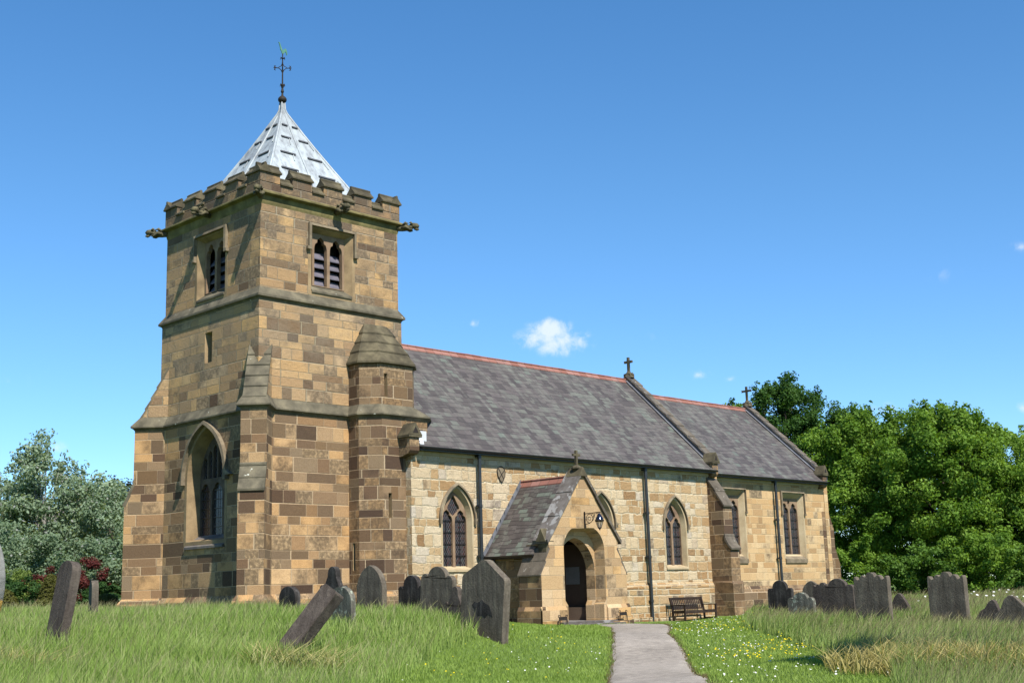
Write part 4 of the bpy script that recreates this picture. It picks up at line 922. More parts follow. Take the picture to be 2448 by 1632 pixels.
for x0 in (8.98, 12.35): mb = MB(); mb.box(x0, x0 + .32, PY + 1.0, NY, -.6, 2.62); mb.done('porch_side_wall', M_prt, CH)
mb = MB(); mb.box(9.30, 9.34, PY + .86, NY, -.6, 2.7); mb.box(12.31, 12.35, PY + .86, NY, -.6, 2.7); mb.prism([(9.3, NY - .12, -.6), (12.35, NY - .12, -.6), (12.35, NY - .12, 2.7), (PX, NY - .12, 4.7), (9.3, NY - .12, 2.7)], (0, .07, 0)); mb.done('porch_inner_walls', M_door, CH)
mb = MB(); mb.box(9.3, 12.3, PY - .25, NY, -.6, -.12); mb.box(9.55, 12.1, PY - .75, PY - .25, -.6, -.20); mb.done('porch_step', M_pco, CH)
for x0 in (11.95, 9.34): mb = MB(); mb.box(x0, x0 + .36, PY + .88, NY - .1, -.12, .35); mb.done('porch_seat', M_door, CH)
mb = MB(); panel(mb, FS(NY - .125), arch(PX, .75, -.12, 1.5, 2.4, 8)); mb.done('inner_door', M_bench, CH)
mb = MB(); mb.box(12.295, 12.307, -3.2, -2.5, 1.2, 1.85); tag(mb.done('notice_sheet', M_paper, CH))
# porch roof (ridge runs north-south)
RX, RZ = PX, 5.06; SLP = (RZ - 2.30) / 2.10
for s, nm in ((-1, 'west slope of the porch roof'), (1, 'east slope of the porch roof')):
    mb = MB(); ny = 5; rows = []
    for i in range(ny + 1):
        y = PY + .62 + (NY - PY - .62) * i / ny; rows.append([(RX + s * 2.12 * (1 - k / 8), y, RZ - SLP * 2.12 * (1 - k / 8) + RNG.normal(0, .006) * (0 < k < 8)) for k in range(9)])
    mb.loft(rows, closed=False); o = norm_up(mb.done('porch_roof', M_slatep, CH, label=nm)); m_ = o.modifiers.new('thickness', 'SOLIDIFY'); m_.thickness = .07; m_.offset = -1
    mb = MB(); mb.prism([(RX, PY + .62, RZ + .045), (RX + s * .15, PY + .62, RZ + .045 - .15 * SLP), (RX + s * .15, PY + .62, RZ + .005 - .15 * SLP), (RX, PY + .62, RZ)], (0, NY - PY - .62, 0)); fixn(mb.done('ridge_tiles', M_red, o))
    if s < 0:
        mb = MB()
        for k in range(9):
            a, b = k / 9, (k + 1) / 9 + .015; xa, xb = RX - 2.1 * a, RX - 2.1 * b; za, zb = RZ - SLP * 2.1 * a, RZ - SLP * 2.1 * b
            mb.prism([(xa, NY - .02, za + .03), (xb, NY - .02, zb + .03), (xb, NY - .02, zb + .17), (xa, NY - .02, za + .17)], (0, .014, 0)); mb.prism([(xa, NY, za + .03), (xb, NY, zb + .04), (xb, NY - .11, zb + .04), (xa, NY - .11, za + .03)], (0, 0, .012))
        fixn(mb.done('lead_flashing', M_lead, o, label='stepped lead strip where the porch roof meets the nave wall'))
mb = MB(); mb.tube([(RX, PY + .6, RZ + .065), (RX, NY, RZ + .065)], .04, 8); mb.done('ridge_roll', M_red, CH)
mb = MB(); N = 8; pr = [(8.69 - .06 * math.cos(math.pi * i / N), 2.27 - .07 * math.sin(math.pi * i / N)) for i in range(N + 1)]
mb.prism([(a, PY + .55, b) for a, b in pr], (0, NY - PY - .5, 0)); mb.box(8.74, 9.0, PY + .6, NY, 2.16, 2.25); fixn(mb.done('gutter', M_iron, CH))
mb = MB(); mb.tube([(8.90, -2.05, -.2), (8.90, -2.05, 2.2)], .045, 10); mb.done('downpipe', M_iron, CH, label='short black downpipe on the porch side wall')
# gable copings of the porch
for s in (-1, 1):
    mb = MB(); n = 3 if s < 0 else 1
    for i in range(3):
        a, b = i / 3, (i + 1) / 3; X = lambda t: PX + s * (2.02 * (1 - t)); Z = lambda t: 2.68 + (5.30 - 2.68) * t
        q = [(X(a), Z(a) - .06), (X(a) + s * .03, Z(a) + .07), (X(b), Z(b) + .065), (X(b), Z(b) - .10)]
        mb.prism([(x, PY - .09, z) for x, z in q], (0, .74, 0))
    fixn(mb.done('gable_coping', M_pco if s < 0 else M_cop, CH))
mb = MB(); mb.prism([(8.76, PY - .01, 2.70), (8.76, PY + .46, 2.70), (8.76, PY + .22, 3.16)], (.45, 0, 0)); mb.prism([(8.84, PY + .04, 2.34), (8.84, PY + .42, 2.34), (8.84, PY + .42, 2.70), (8.84, PY + .04, 2.70)], (.25, 0, 0)); fixn(mb.done('kneeler', M_cap, CH, label='gableted kneeler at the corner of the porch'))
mb = MB(); p = Vector((PX, PY + .22, 5.30)); mb.tube([p, p + Vector((0, 0, .08)), p + Vector((0, 0, .13)), p + Vector((0, 0, .20))], [.10, .20, .19, .09], 8)
mb.prism([(PX - .24, PY - .1, 5.08), (PX + .24, PY - .1, 5.08), (PX, PY - .1, 5.42)], (0, .70, 0)); mb.obox(p + Vector((0, 0, .42)), (1, 0, 0), (0, 1, 0), (0, 0, 1), .045, .045, .33); mb.obox(p + Vector((0, 0, .58)), (1, 0, 0), (0, 1, 0), (0, 0, 1), .19, .04, .042)
fixn(mb.done('gable_cross', M_cap, CH, label='small cross on the porch gable'))

# ------------------------------------------------------------------ gravestones
def hs_mat(name, cols, lich=None, seed=0):
    m, t, p = newmat(name); oc = objc(t)
    mp = t.n.new('ShaderNodeMapping'); t.l.new(oc, mp.inputs[0]); mp.inputs['Scale'].default_value = (9, 9, 1.1); mp.inputs['Location'].default_value = (seed, seed * 2, 0)
    n = t.noise(mp.outputs[0], 1, 5, .65); n2 = t.noise(oc, 22, 5, .7); n3 = t.noise(oc, 3.2, 4, .6)
    c = t.ramp(t.M('MULTIPLY_ADD', n, .6, t.M('MULTIPLY', n3, .4)), [(.34, cols[0]), (.5, cols[1]), (.66, cols[2])])
    c = t.mix(t.mr(n2, .35, .68, .35, 0), c, t.mix(1, c, (.4, .4, .4), 'MULTIPLY'))
    if lich: c = t.mix(t.mr(t.noise(oc, lich[1], 4, .65), lich[2], lich[2] + .05), c, lich[0])
    t.l.new(c, p.inputs['Base Color']); p.inputs['Roughness'].default_value = .92; p.inputs['Specular IOR Level'].default_value = .15
    t.l.new(t.bump(t.M('ADD', n2, n), .8, .02), p.inputs['Normal']); return m
G_GR = hs_mat('grey_gritstone', [(.09, .074, .056), (.15, .125, .095), (.24, .205, .15)])
G_BR = hs_mat('brown_gritstone', [(.065, .05, .04), (.105, .085, .07), (.17, .14, .11)], seed=3)
G_BK = hs_mat('blackened_gritstone', [(.02, .018, .016), (.045, .04, .036), (.12, .11, .10)], seed=5)
G_LI = hs_mat('lichened_gritstone', [(.09, .085, .065), (.16, .15, .12), (.26, .25, .20)], ((.34, .36, .28), 6, .56), seed=7)
G_OR = hs_mat('orange_lichened_stone', [(.16, .16, .15), (.24, .24, .22), (.34, .34, .31)], ((.42, .26, .07), 5, .58), seed=9)
def prof(kind, w, h):
    a = w / 2; P = []
    def arc(c, r, z, a0, a1, n=8, sy=1.): return [(c + r * math.cos(a0 + (a1 - a0) * i / n), z + sy * r * math.sin(a0 + (a1 - a0) * i / n)) for i in range(n + 1)]
    pi = math.pi
    if kind == 'gothic': P = arch(0, a, 0, h - w * .62, h, 9)
    elif kind == 'blunt': P = [(-a, 0), (a, 0), (a * 1.0, h - w * .36)] + arc(a * .82, a * .18, h - w * .34, 0, pi * .42, 4) + [(a * .12, h - .02), (0, h), (-a * .12, h - .02)] + arc(-a * .82, a * .18, h - w * .34, pi * .58, pi, 4)
    elif kind == 'round': P = [(-a, 0), (a, 0)] + arc(0, a, h - a * .8, 0, pi, 14, .8)
    elif kind == 'shoulder': P = [(-a, 0), (a, 0), (a, h - w * .38)] + arc(a * .80, a * .2, h - w * .38, 0, pi * .6, 4) + [(a * .6, h - w * .36)] + arc(0, a * .58, h - w * .28, 0, pi, 10, .96)[0:] + [(-a * .6, h - w * .36)] + arc(-a * .80, a * .2, h - w * .38, pi * .4, pi, 4)
    elif kind == 'lobes':
        q = [(1, -.20), (.985, -.13), (.93, -.095), (.86, -.11), (.80, -.17), (.74, -.19), (.66, -.17), (.58, -.10), (.47, -.065), (.37, -.09), (.31, -.12), (.26, -.10), (.20, -.03), (.10, .0)]
        P = [(-a, 0), (a, 0)] + [(a * t_, h + z_ * w) for t_, z_ in q] + [(-a * t_, h + z_ * w) for t_, z_ in q[::-1]]
    elif kind == 'lyre': P = [(-a * .9, 0), (a * .9, 0), (a, h * .3), (a, h * .62)] + arc(a * .84, a * .17, h * .66, 0, pi, 5) + [(a * .5, h * .76), (a * .36, h * .84)] + arc(0, a * .34, h - a * .34, 0, pi, 8) + [(-a * .36, h * .84), (-a * .5, h * .76)] + arc(-a * .84, a * .17, h * .66, 0, pi, 5) + [(-a, h * .62), (-a, h * .3)]
    elif kind == 'tri': P = [(-a, 0), (a, 0), (a, h - a * .62)] + arc(a * .74, a * .26, h - a * .60, 0, pi * .7, 6) + arc(0, a * .58, h - a * .52, pi * .05, pi * .95, 9, .9) + arc(-a * .74, a * .26, h - a * .60, pi * .3, pi, 6)
    elif kind == 'wave': P = [(-a, 0), (a, 0), (a, h * .45), (a * .86, h * .52), (a * .7, h * .50), (a * .5, h * .66), (a * .3, h * .82), (a * .08, h * .97), (-a * .1, h), (-a * .3, h * .93), (-a * .5, h * .78), (-a * .72, h * .72), (-a * .9, h * .6), (-a, h * .5)]
    else: P = [(-a, 0), (a, 0), (a, h - .04), (a * .9, h), (-a * .85, h), (-a, h - .05)]
    out = []
    for q in P:
        if not out or (abs(q[0] - out[-1][0]) + abs(q[1] - out[-1][1])) > .004: out.append(q)
    return out
def gravestone(x, y, w, h, t, kind, mat, label, le=0., ls=0., yaw=0., top=None, grp=None, name='gravestone', dirs=None, part=None):
    """broad faces look west/east; le = lean east, ls = lean south, degrees"""
    z = g1(x, y); P = prof(kind, w, h + .35)
    yw = math.radians(yaw); W_ = Vector((math.sin(yw), -math.cos(yw), 0)); T_ = Vector((math.cos(yw), math.sin(yw), 0)); Z_ = Vector((0, 0, 1))
    if dirs: T_, W_, Z_ = dirs
    else:
        R = Matrix.Rotation(math.radians(le), 3, 'Y') @ Matrix.Rotation(math.radians(ls), 3, 'X'); W_ = R @ W_; T_ = R @ T_; Z_ = R @ Z_
    o = Vector((x, y, z)) - Z_ * .35; mb = MB(); mb.prism([o + W_ * u + Z_ * v - T_ * t / 2 for u, v in P], T_ * t)
    me = build(name, mb.V, mb.F, mat, None, (x, y, z)); fixn(me)
    b = me.modifiers.new('bevel', 'BEVEL'); b.width = .014; b.segments = 2; b.limit_method = 'ANGLE'; b.angle_limit = math.radians(50)
    tag(me, label, 'gravestone', grp)
    if part:
        for nm, mt_, q, d in part:
            mb = MB(); mb.prism([o + W_ * u + Z_ * (v + .35) - T_ * (t / 2 + d) for u, v in q], T_ * .012); fixn(mb.done(nm, mt_, me))
    return me
CHIP = [(-.30, .62), (-.22, .70), (-.12, .68), (.0, .76), (.10, .69), (.22, .66), (.30, .54), (.34, .42), (.2, .47), (.12, .38), (.0, .45), (-.1, .40), (-.2, .52)]
gravestone(-14.45, -15.48, .50, 1.42, .16, 'round', G_BR, 'tall brown gravestone leaning right, alone in long grass at the far left', le=9, ls=1)
gravestone(-8.85, -5.95, .55, .95, .16, 'round', G_GR, 'small round-topped gravestone just behind the tall leaning one at far left', yaw=-20)
gravestone(-20.30, -25.40, 1.0, 1.86, .16, 'round', G_OR, 'orange lichened gravestone cut off by the left edge of the photo', le=2, ls=21)
aa = Vector((.50, -.37, .79)).normalized(); cc = Vector((-.07, -.86, -.51)).normalized(); cc = (cc - aa * cc.dot(aa)).normalized(); dd = aa.cross(cc)
gravestone(-11.1, -17.1, .40, 1.36, .24, 'flat', G_BR, 'fallen-looking brown stone slab propped at a steep slant in the long grass', dirs=(dd, cc, aa) if dd.x > 0 else (-dd, cc, aa))
gravestone(-4.24, -7.69, .72, .75, .17, 'round', G_BK, 'small black rounded gravestone in front of the tower, left of the slanting slab', ls=-2)
gravestone(-4.71, -10.14, .95, 1.22, .15, 'lyre', G_BK, 'black gravestone with a narrow knobbed top behind the slanting slab', ls=2)
gravestone(-7.05, -13.52, .72, .86, .13, 'round', G_LI, 'low lichened gravestone with a broken edge right of the slanting slab', ls=3, le=-3)
gravestone(-2.77, -9.24, 1.05, 1.30, .17, 'gothic', G_GR, 'pointed-arch grey gravestone in front of the stair turret', ls=1)
gravestone(-2.01, -10.01, .98, 1.08, .16, 'shoulder', G_BK, 'dark round-headed gravestone with square shoulders left of the first nave window', ls=0)
gravestone(-2.93, -11.96, 1.16, 1.30, .15, 'tri', G_GR, 'wide three-lobed gravestone leaning right, below the first nave window', ls=5)
gravestone(-3.99, -13.78, .66, .86, .14, 'lyre', G_BR, 'narrow knobbed gravestone squeezed beside the big cracked one', ls=3)
gravestone(-4.94, -15.65, 1.30, 1.60, .20, 'blunt', G_GR, 'biggest gravestone, blunt pointed top and flaking face, left of the porch', ls=6, part=[('flaked_patch', G_BK, CHIP, .004)])
gravestone(10.01, -13.49, .86, 1.05, .14, 'shoulder', G_BK, 'black round-shouldered gravestone below the chancel downpipe')
gravestone(7.79, -15.59, .84, .80, .14, 'tri', G_LI, 'low pale gravestone with three lobes near the chancel wall')
gravestone(9.79, -14.73, .62, 1.02, .10, 'gothic', G_GR, 'pointed gravestone peeping out behind the row right of the chancel window')
gravestone(8.5, -15.9, .62, 1.02, .12, 'lobes', G_BR, 'narrow lobed gravestone just left of the two big scalloped ones')
gravestone(4.47, -18.74, .90, 1.12, .14, 'tri', G_BR, 'broad brown gravestone with stepped curved top, left of the tallest scalloped one')
gravestone(2.76, -20.62, .86, 1.20, .16, 'lobes', G_GR, 'tall scalloped gravestone with a sunlit right edge, middle of the right-hand row')
gravestone(6.20, -19.50, .9, .68, .12, 'wave', G_BR, 'low gravestone showing just right of the tall scalloped one')
gravestone(3.02, -22.32, .86, 1.20, .18, 'lobes', G_GR, 'scalloped gravestone standing by itself on the right against the trees')
gravestone(2.66, -23.42, .74, .62, .12, 'wave', G_BR, 'low sloping gravestone sunk in grass near the right edge', ls=10)
gravestone(0.75, -24.85, 1.15, .78, .14, 'wave', G_GR, 'broad curly-topped gravestone sunk in grass at the right edge', ls=-8)

# ------------------------------------------------------------------ bench, boot scrapers, lantern
BE = empty('bench', (20.4, -2.35, -.42), 'dark slatted wooden bench against the nave wall right of the porch', 'bench')
bx0, bx1, by0, by1, bz = 19.30, 21.50, -2.80, -2.20, -.44
for x in (bx0, bx1):
    mb = MB(); mb.bar((x, by1, bz), (x, by1 + .03, bz + .45), .07); mb.bar((x, by1 + .03, bz + .45), (x, by1 + .16, bz + 1.0), .07); mb.done('rear_leg', M_bench, BE)
    mb = MB(); mb.bar((x, by0, bz), (x, by0, bz + .66), .07); mb.done('leg', M_bench, BE)
    mb = MB(); mb.bar((x, by0 - .06, bz + .685), (x, by1 + .09, bz + .685), .08, .045); mb.done('armrest', M_bench, BE)
    mb = MB(); mb.bar((x, by0, bz + .39), (x, by1, bz + .39), .045, .09); mb.bar((x, by0, bz + .12), (x, by1, bz + .12), .04, .05); mb.done('side_rail', M_bench, BE)
mb = MB()
for i in range(5): y = by0 + .03 + i * .115; mb.box(bx0 - .03, bx1 + .03, y - .045, y + .045, bz + .435, bz + .46)
mb.box(bx0, bx1, by0 - .02, by0 + .02, bz + .34, bz + .43); mb.done('seat', M_bench, BE)
mb = MB(); mb.bar((bx0, by1 + .15, bz + .95), (bx1, by1 + .15, bz + .95), .045, .11); mb.bar((bx0, by1 + .05, bz + .53), (bx1, by1 + .05, bz + .53), .04, .06)
for i in range(17):
    x = bx0 + (bx1 - bx0) * (i + 1) / 18; mb.bar((x, by1 + .05, bz + .54), (x, by1 + .15, bz + .92), .062, .018, up=(0, 1, 0))
mb.done('backrest', M_bench, BE)
def scraper(x, y, z, lab, head):
    r = empty('boot_scraper', (x, y, z), lab, 'boot scraper', 'iron boot scrapers either side of the porch door')
    for s in (-1, 1):
        mb = MB()
        for k in (-1, 1): mb.tube([(x + s * .19 + k * .07, y + k * .02, z - .03), (x + s * .19 + k * .03, y, z + .14), (x + s * .19 - k * .01, y, z + .24)], .014, 6)
        mb.done('leg', M_rust, r); mb = MB()
        mb.tube([(x + s * .19, y, z + .22), (x + s * .19 - .05, y, z + .27), (x + s * .19 - .04, y, z + .33), (x + s * .19 + .03, y, z + .33), (x + s * .19 + .04, y, z + .28)], .013, 6); mb.done('scroll', M_rust, r)
    mb = MB(); mb.box(x - .2, x + .2, y - .008, y + .008, z + .15, z + .26); mb.tube([(x - .2, y, z + .26), (x + .2, y, z + .26)], .014, 6); mb.done('blade', M_rust, r)
    if head: mb = MB(); mb.tube([(x - .26, y, z + .0), (x - .30, y, z + .07), (x - .27, y, z + .13), (x - .23, y, z + .08)], .016, 6); mb.done('curl', M_rust, r)
scraper(8.98, -5.30, g1(8.98, -5.3) + .02, 'iron boot scraper on the grass left of the porch doorway', True); scraper(12.55, -5.05, -.13, 'iron boot scraper standing on a stone block right of the porch doorway', True)
mb = MB(); mb.box(12.0, 12.42, -5.35, -4.87, -.6, -.17); tag(build('stone_block', mb.V, mb.F, M_por, None, (12.2, -5.1, -.3)), 'pale stone block at the right foot of the porch door', 'stone block')
mb = MB(); mb.box(12.44, 12.78, -5.36, -4.87, -.6, -.15); tag(build('stone_block', mb.V, mb.F, M_tur, None, (12.6, -5.1, -.3)), 'darker stone block under the right-hand boot scraper', 'stone block')
LA = empty('lantern', (10.88, -4.79, 3.2), 'black iron lantern hanging from a scrolled bracket above the porch door', 'lantern')
lx, ly = 10.88, -4.80
mb = MB(); mb.bar((lx, ly - .02, 3.18), (lx, ly - .02, 3.78), .045, .03); mb.bar((lx, ly, 3.70), (lx, ly - .78, 3.72), .03, .03); mb.done('bracket', M_rust, LA)
mb = MB(); mb.tube([(lx, ly - .25 + .155 * math.cos(a), 3.52 + .155 * math.sin(a)) for a in [i * math.pi / 8 for i in range(17)]], .011, 6)
mb.tube([(lx, ly - .25 + (.09 - .004 * i) * math.cos(i * .5), 3.50 + (.09 - .004 * i) * math.sin(i * .5)) for i in range(14)], .010, 6)
mb.tube([(lx, ly - .03, 3.32), (lx, ly - .25, 3.35), (lx, ly - .42, 3.45), (lx, ly - .52, 3.68)], .013, 6); mb.tube([(lx, ly - .40 + .06 * math.cos(a), 3.62 + .06 * math.sin(a)) for a in [i * .6 for i in range(9)]], .009, 6)
mb.tube([(lx, ly - .62 + .04 * math.cos(a), 3.66 + .04 * math.sin(a)) for a in [i * .7 for i in range(8)]], .010, 6); mb.done('scrollwork', M_rust, LA)
M_enam, te, pe = newmat('glossy_lantern_hood'); pe.inputs['Base Color'].default_value = (.02, .03, .06, 1); pe.inputs['Roughness'].default_value = .12; pe.inputs['Metallic'].default_value = .6
M_lgl, te, pe = newmat('lantern_glass'); pe.inputs['Base Color'].default_value = (.55, .52, .45, 1); pe.inputs['Roughness'].default_value = .1; pe.inputs['Alpha'].default_value = .35
cy_ = ly - .72; mb = MB(); mb.tube([(lx, cy_, z) for z in (3.72, 3.68, 3.66, 3.58, 3.50, 3.44, 3.425)], [.012, .02, .035, .09, .135, .155, .165], 12); mb.done('hood', M_enam, LA, smooth=True)
mb = MB(); mb.tube([(lx, cy_, z) for z in (3.44, 3.42, 3.38)], [.165, .175, .15], 12)
for k in range(6):
    a = k * math.pi / 3; mb.bar((lx + .145 * math.cos(a), cy_ + .145 * math.sin(a), 3.40), (lx + .06 * math.cos(a), cy_ + .06 * math.sin(a), 3.15), .014)
mb.tube([(lx, cy_, 3.17), (lx, cy_, 3.14), (lx, cy_, 3.11), (lx, cy_, 3.07)], [.065, .06, .03, .012], 8); mb.done('cage', M_rust, LA)
mb = MB(); mb.tube([(lx, cy_, 3.40), (lx, cy_, 3.16)], [.135, .055], 12, cap=False); mb.done('glass', M_lgl, LA)

# ------------------------------------------------------------------ foliage
def pymesh(name, co, faces_n, loops, mat, tint, parent=None, loc=(0, 0, 0)):
    """co (n,3) world; faces all with faces_n verts, loops (m*faces_n); tint (n,3)"""
    me = bpy.data.meshes.new(name); org = np.array(LOC[parent.name] if parent is not None else loc, np.float32)
    me.vertices.add(len(co)); me.vertices.foreach_set('co', (co - org).astype(np.float32).ravel())
    fn = np.asarray(faces_n, np.int32); m = len(fn); me.loops.add(int(fn.sum())); me.loops.foreach_set('vertex_index', np.asarray(loops, np.int32))
    st = np.r_[0, np.cumsum(fn)[:-1]].astype(np.int32); me.polygons.add(m); me.polygons.foreach_set('loop_start', st)
    me.update(calc_edges=True)
    a = me.attributes.new('tint', 'FLOAT_COLOR', 'POINT'); c = np.ones((len(co), 4), np.float32); c[:, :3] = tint; a.data.foreach_set('color', c.ravel())
    me.materials.append(mat); o = bpy.data.objects.new(name, me); COL.objects.link(o); LOC[o.name] = Vector(org.tolist())
    if parent is not None: o.parent = parent
    else: o.location = Vector(org.tolist())
    return o
def unit(n, rng): v = rng.normal(size=(n, 3)); return v / np.linalg.norm(v, axis=1)[:, None]
def leaves(C, R, n, size, cols, rng, flat=.75, up=.35, glint=0., glintcol=(.4, .42, .38), hang=0.):
    k = len(C); R = np.asarray(R, float); idx = rng.choice(k, n, p=R ** 2 / (R ** 2).sum()); d = unit(n, rng); rad = rng.random(n) ** .45
    P = C[idx] + d * (R[idx] * rad)[:, None] * np.array([1, 1, flat])
    nr = d * .9 + unit(n, rng) * .9 + np.array([0, 0, up]); nr /= np.linalg.norm(nr, axis=1)[:, None]
    t = np.cross(nr, unit(n, rng)); t /= np.linalg.norm(t, axis=1)[:, None] + 1e-9; b = np.cross(nr, t)
    s = size * rng.uniform(.6, 1.35, n)
    t *= (s * .5)[:, None]; b *= (s * .32)[:, None]
    if hang: P[:, 2] -= hang * rng.random(n)
    V = np.stack([P - t, P + b, P + t, P - b], 1).reshape(-1, 3)
    cols = np.array(cols); ci = rng.random(k)[idx] * .55 + rng.random(n) * .45; ci = ci * (len(cols) - 1); i0 = np.floor(ci).astype(int).clip(0, len(cols) - 2); f = (ci - i0)[:, None]
    c = cols[i0] * (1 - f) + cols[i0 + 1] * f; c = c * rng.uniform(.85, 1.15, (n, 1))
    if glint: gm = rng.random(n) < glint; c[gm] = np.array(glintcol)
    return V, np.repeat(c, 4, 0), np.full(n, 4), np.arange(n * 4)
def crown(c, r, k, rng, rc=(.17, .30), low=-.75, rough=.22):
    d = unit(k * 3, rng); d = d[d[:, 2] > low][:k]; ph = rng.random(3) * 6
    lump = 1 + rough * (np.sin(d[:, 0] * 4 + ph[0]) * np.sin(d[:, 1] * 4 + ph[1]) + .6 * np.sin(d[:, 2] * 7 + ph[2] + d[:, 0] * 5))
    f = rng.uniform(.58, 1.0, len(d)) * lump; r = np.array(r)
    return np.array(c) + d * f[:, None] * r, rng.uniform(*rc, len(d)) * r.min()
M_bark = plain('bark', [(.05, .04, .03), (.10, .08, .06), (.16, .135, .10)], 3, streak=(6, 6, 1))
M_pbark = plain('pale_bark', [(.25, .24, .21), (.42, .41, .37)], 3)
BR = [(.085, .18, .018), (.14, .265, .03), (.20, .34, .045), (.27, .42, .07)]
DG = [(.035, .09, .016), (.06, .14, .026), (.10, .20, .04)]
MG = [(.07, .15, .02), (.115, .225, .034), (.17, .30, .055)]
WI = [(.14, .215, .12), (.22, .31, .18), (.31, .41, .26), (.42, .52, .37)]
def tree(c, r, k, n, cols, label, cat='tree', grp=None, size=.24, seed=1, spikes=0, glint=0., low=-.75, rc=(.17, .30), bark=None, name='tree', trunk=True, flat=.75, rough=.22, yaw=0.):
    rng = np.random.default_rng(seed); gz = g1(c[0], c[1]); root = empty(name, (c[0], c[1], gz), label, cat, grp)
    C, R = crown(c, r, k, rng, rc, low, rough)
    if yaw:
        q = C[:, :2] - np.array(c[:2]); C[:, 0] = c[0] + q[:, 0] * math.cos(yaw) - q[:, 1] * math.sin(yaw); C[:, 1] = c[1] + q[:, 0] * math.sin(yaw) + q[:, 1] * math.cos(yaw)
    if spikes:   # leading shoots that break the outline
        a = rng.uniform(0, 2 * math.pi, spikes); q = rng.uniform(.1, .75, spikes)
        for i in range(spikes):
            bx, by = c[0] + math.cos(a[i]) * q[i] * r[0], c[1] + math.sin(a[i]) * q[i] * r[1]; bz = c[2] + r[2] * math.sqrt(max(0, 1 - q[i] ** 2)) * .95; L = rng.uniform(.5, 1.5) * r[2] * .22
            for s in range(5): C = np.vstack([C, [bx + rng.normal(0, .12), by + rng.normal(0, .12), bz + L * s / 4]]); R = np.append(R, r[0] * .13 * (1.15 - s / 5))
    V, T, fn, lp = leaves(C, R, n, size, cols, rng, glint=glint, flat=flat)
    pymesh('crown', V, fn, lp, M_leaf, T, root)
    if trunk:
        mb = MB(); base = Vector((c[0], c[1], gz - .3)); ctr = Vector(c); th = max(.12, r[0] * .055)
        mb.tube([base, base.lerp(ctr, .5) + Vector((rng.normal(0, .15), rng.normal(0, .15), 0)), ctr + Vector((0, 0, r[2] * .3))], [th, th * .7, th * .25], 8)
        for i in rng.choice(len(C), min(26, len(C)), replace=False):
            e = Vector(C[i]); s0 = base.lerp(ctr, rng.uniform(.35, .95)); mid = s0.lerp(e, .5) + Vector((0, 0, .12 * r[2]))
            mb.tube([s0, mid, e], [th * .38, th * .22, th * .06], 5, cap=False)
        mb.done('trunk', bark or M_bark, root)
    return root
GR = 'trees behind the church on the right'
tree((56.9, 15.5, 10.6), (5.0, 5.0, 4.7), 260, 60000, DG, 'tall dark green tree rising behind the chancel roof', grp=GR, seed=11, spikes=16, size=.20, rc=(.12, .20), rough=.26)
tree((48.7, 14.5, 10.2), (3.2, 3.2, 2.8), 90, 14000, BR, 'light green treetop left of the chancel gable cross', grp=GR, seed=12, spikes=6, rc=(.17, .28))
tree((60.5, 10.8, 9.0), (4.1, 4.1, 4.2), 140, 26000, MG, 'mid green tree between the dark treetop and the bright mass', grp=GR, seed=13, spikes=8)
tree((48.6, 4.6, 6.0), (4.6, 4.6, 4.9), 330, 80000, BR, 'bright leafy tree right beside the chancel corner', grp=GR, seed=14, spikes=14, low=-.98, rc=(.11, .19), rough=.25, size=.185)
tree((49.4, -.2, 6.0), (4.7, 4.7, 4.9), 340, 84000, BR, 'bright tree with spiky leading shoots in the middle of the right-hand trees', grp=GR, seed=15, spikes=22, low=-.98, rc=(.11, .19), rough=.25, size=.185)
tree((52.5, -2.6, 5.0), (4.9, 4.9, 4.6), 320, 70000, BR, 'broad bright tree behind the lone scalloped gravestone', grp=GR, seed=16, spikes=10, low=-.98, rc=(.11, .19), rough=.25, size=.185)
tree((52.5, -7.2, 4.0), (4.6, 4.6, 4.0), 260, 54000, MG, 'duller green tree at the right edge', grp=GR, seed=17, spikes=10, low=-.98, rc=(.14, .24), rough=.3)
tree((58.0, -4.5, 5.4), (4.6, 4.6, 3.8), 170, 30000, DG, 'dark tree showing over the others near the right edge', grp=GR, seed=18, spikes=10)
tree((53.5, -11.8, 4.0), (4.4, 4.4, 4.2), 140, 22000, MG, 'green tree mostly outside the right edge', grp=GR, seed=19)
SH = 'shrubs along the foot of the right-hand trees'
for i, (x, y, zc, rr, lab) in enumerate(((41.0, 1.4, 1.4, 2.0, 'shrub tucked behind the chancel corner'), (41.6, -2.3, 1.3, 2.1, 'shrub behind the tall scalloped gravestone'), (41.9, -5.6, 1.3, 2.1, 'shrub between the two scalloped gravestones'), (42.0, -8.9, 1.2, 2.1, 'shrub right of the lone scalloped gravestone'), (42.5, -12.2, 1.1, 2.1, 'shrub behind the curly-topped gravestone'))):
    tree((x, y, zc), (rr, rr * 1.15, rr * .95), 90, 13000, MG if i % 2 else BR, 'low green ' + lab, 'shrub', SH, .16, 30 + i, low=-.98, name='shrub', trunk=False, rc=(.16, .26), rough=.3)
hr = np.random.default_rng(77); hk = 260; ht = hr.random(hk); hx = 46 + ht * 22 + hr.normal(0, 1.0, hk); hy = 26 - ht * 62 + hr.normal(0, 1.0, hk)
hro = empty('hedgerow', (57, -5, .3), 'overgrown field hedge glimpsed under the right-hand trees', 'hedge')
V, T, fn, lp = leaves(np.stack([hx, hy, gh(hx, hy) + hr.uniform(.2, 2.6, hk)], 1), hr.uniform(.8, 1.3, hk), 30000, .24, MG, hr); pymesh('foliage', V, fn, lp, M_leaf, T, hro)
GL = 'silvery trees left of the tower'
tree((10.6, 43.3, 5.0), (3.6, 3.6, 4.2), 150, 22000, WI, 'silvery grey-green tree at the left edge', grp=GL, seed=41, glint=.05, spikes=8, size=.20, low=-.95)
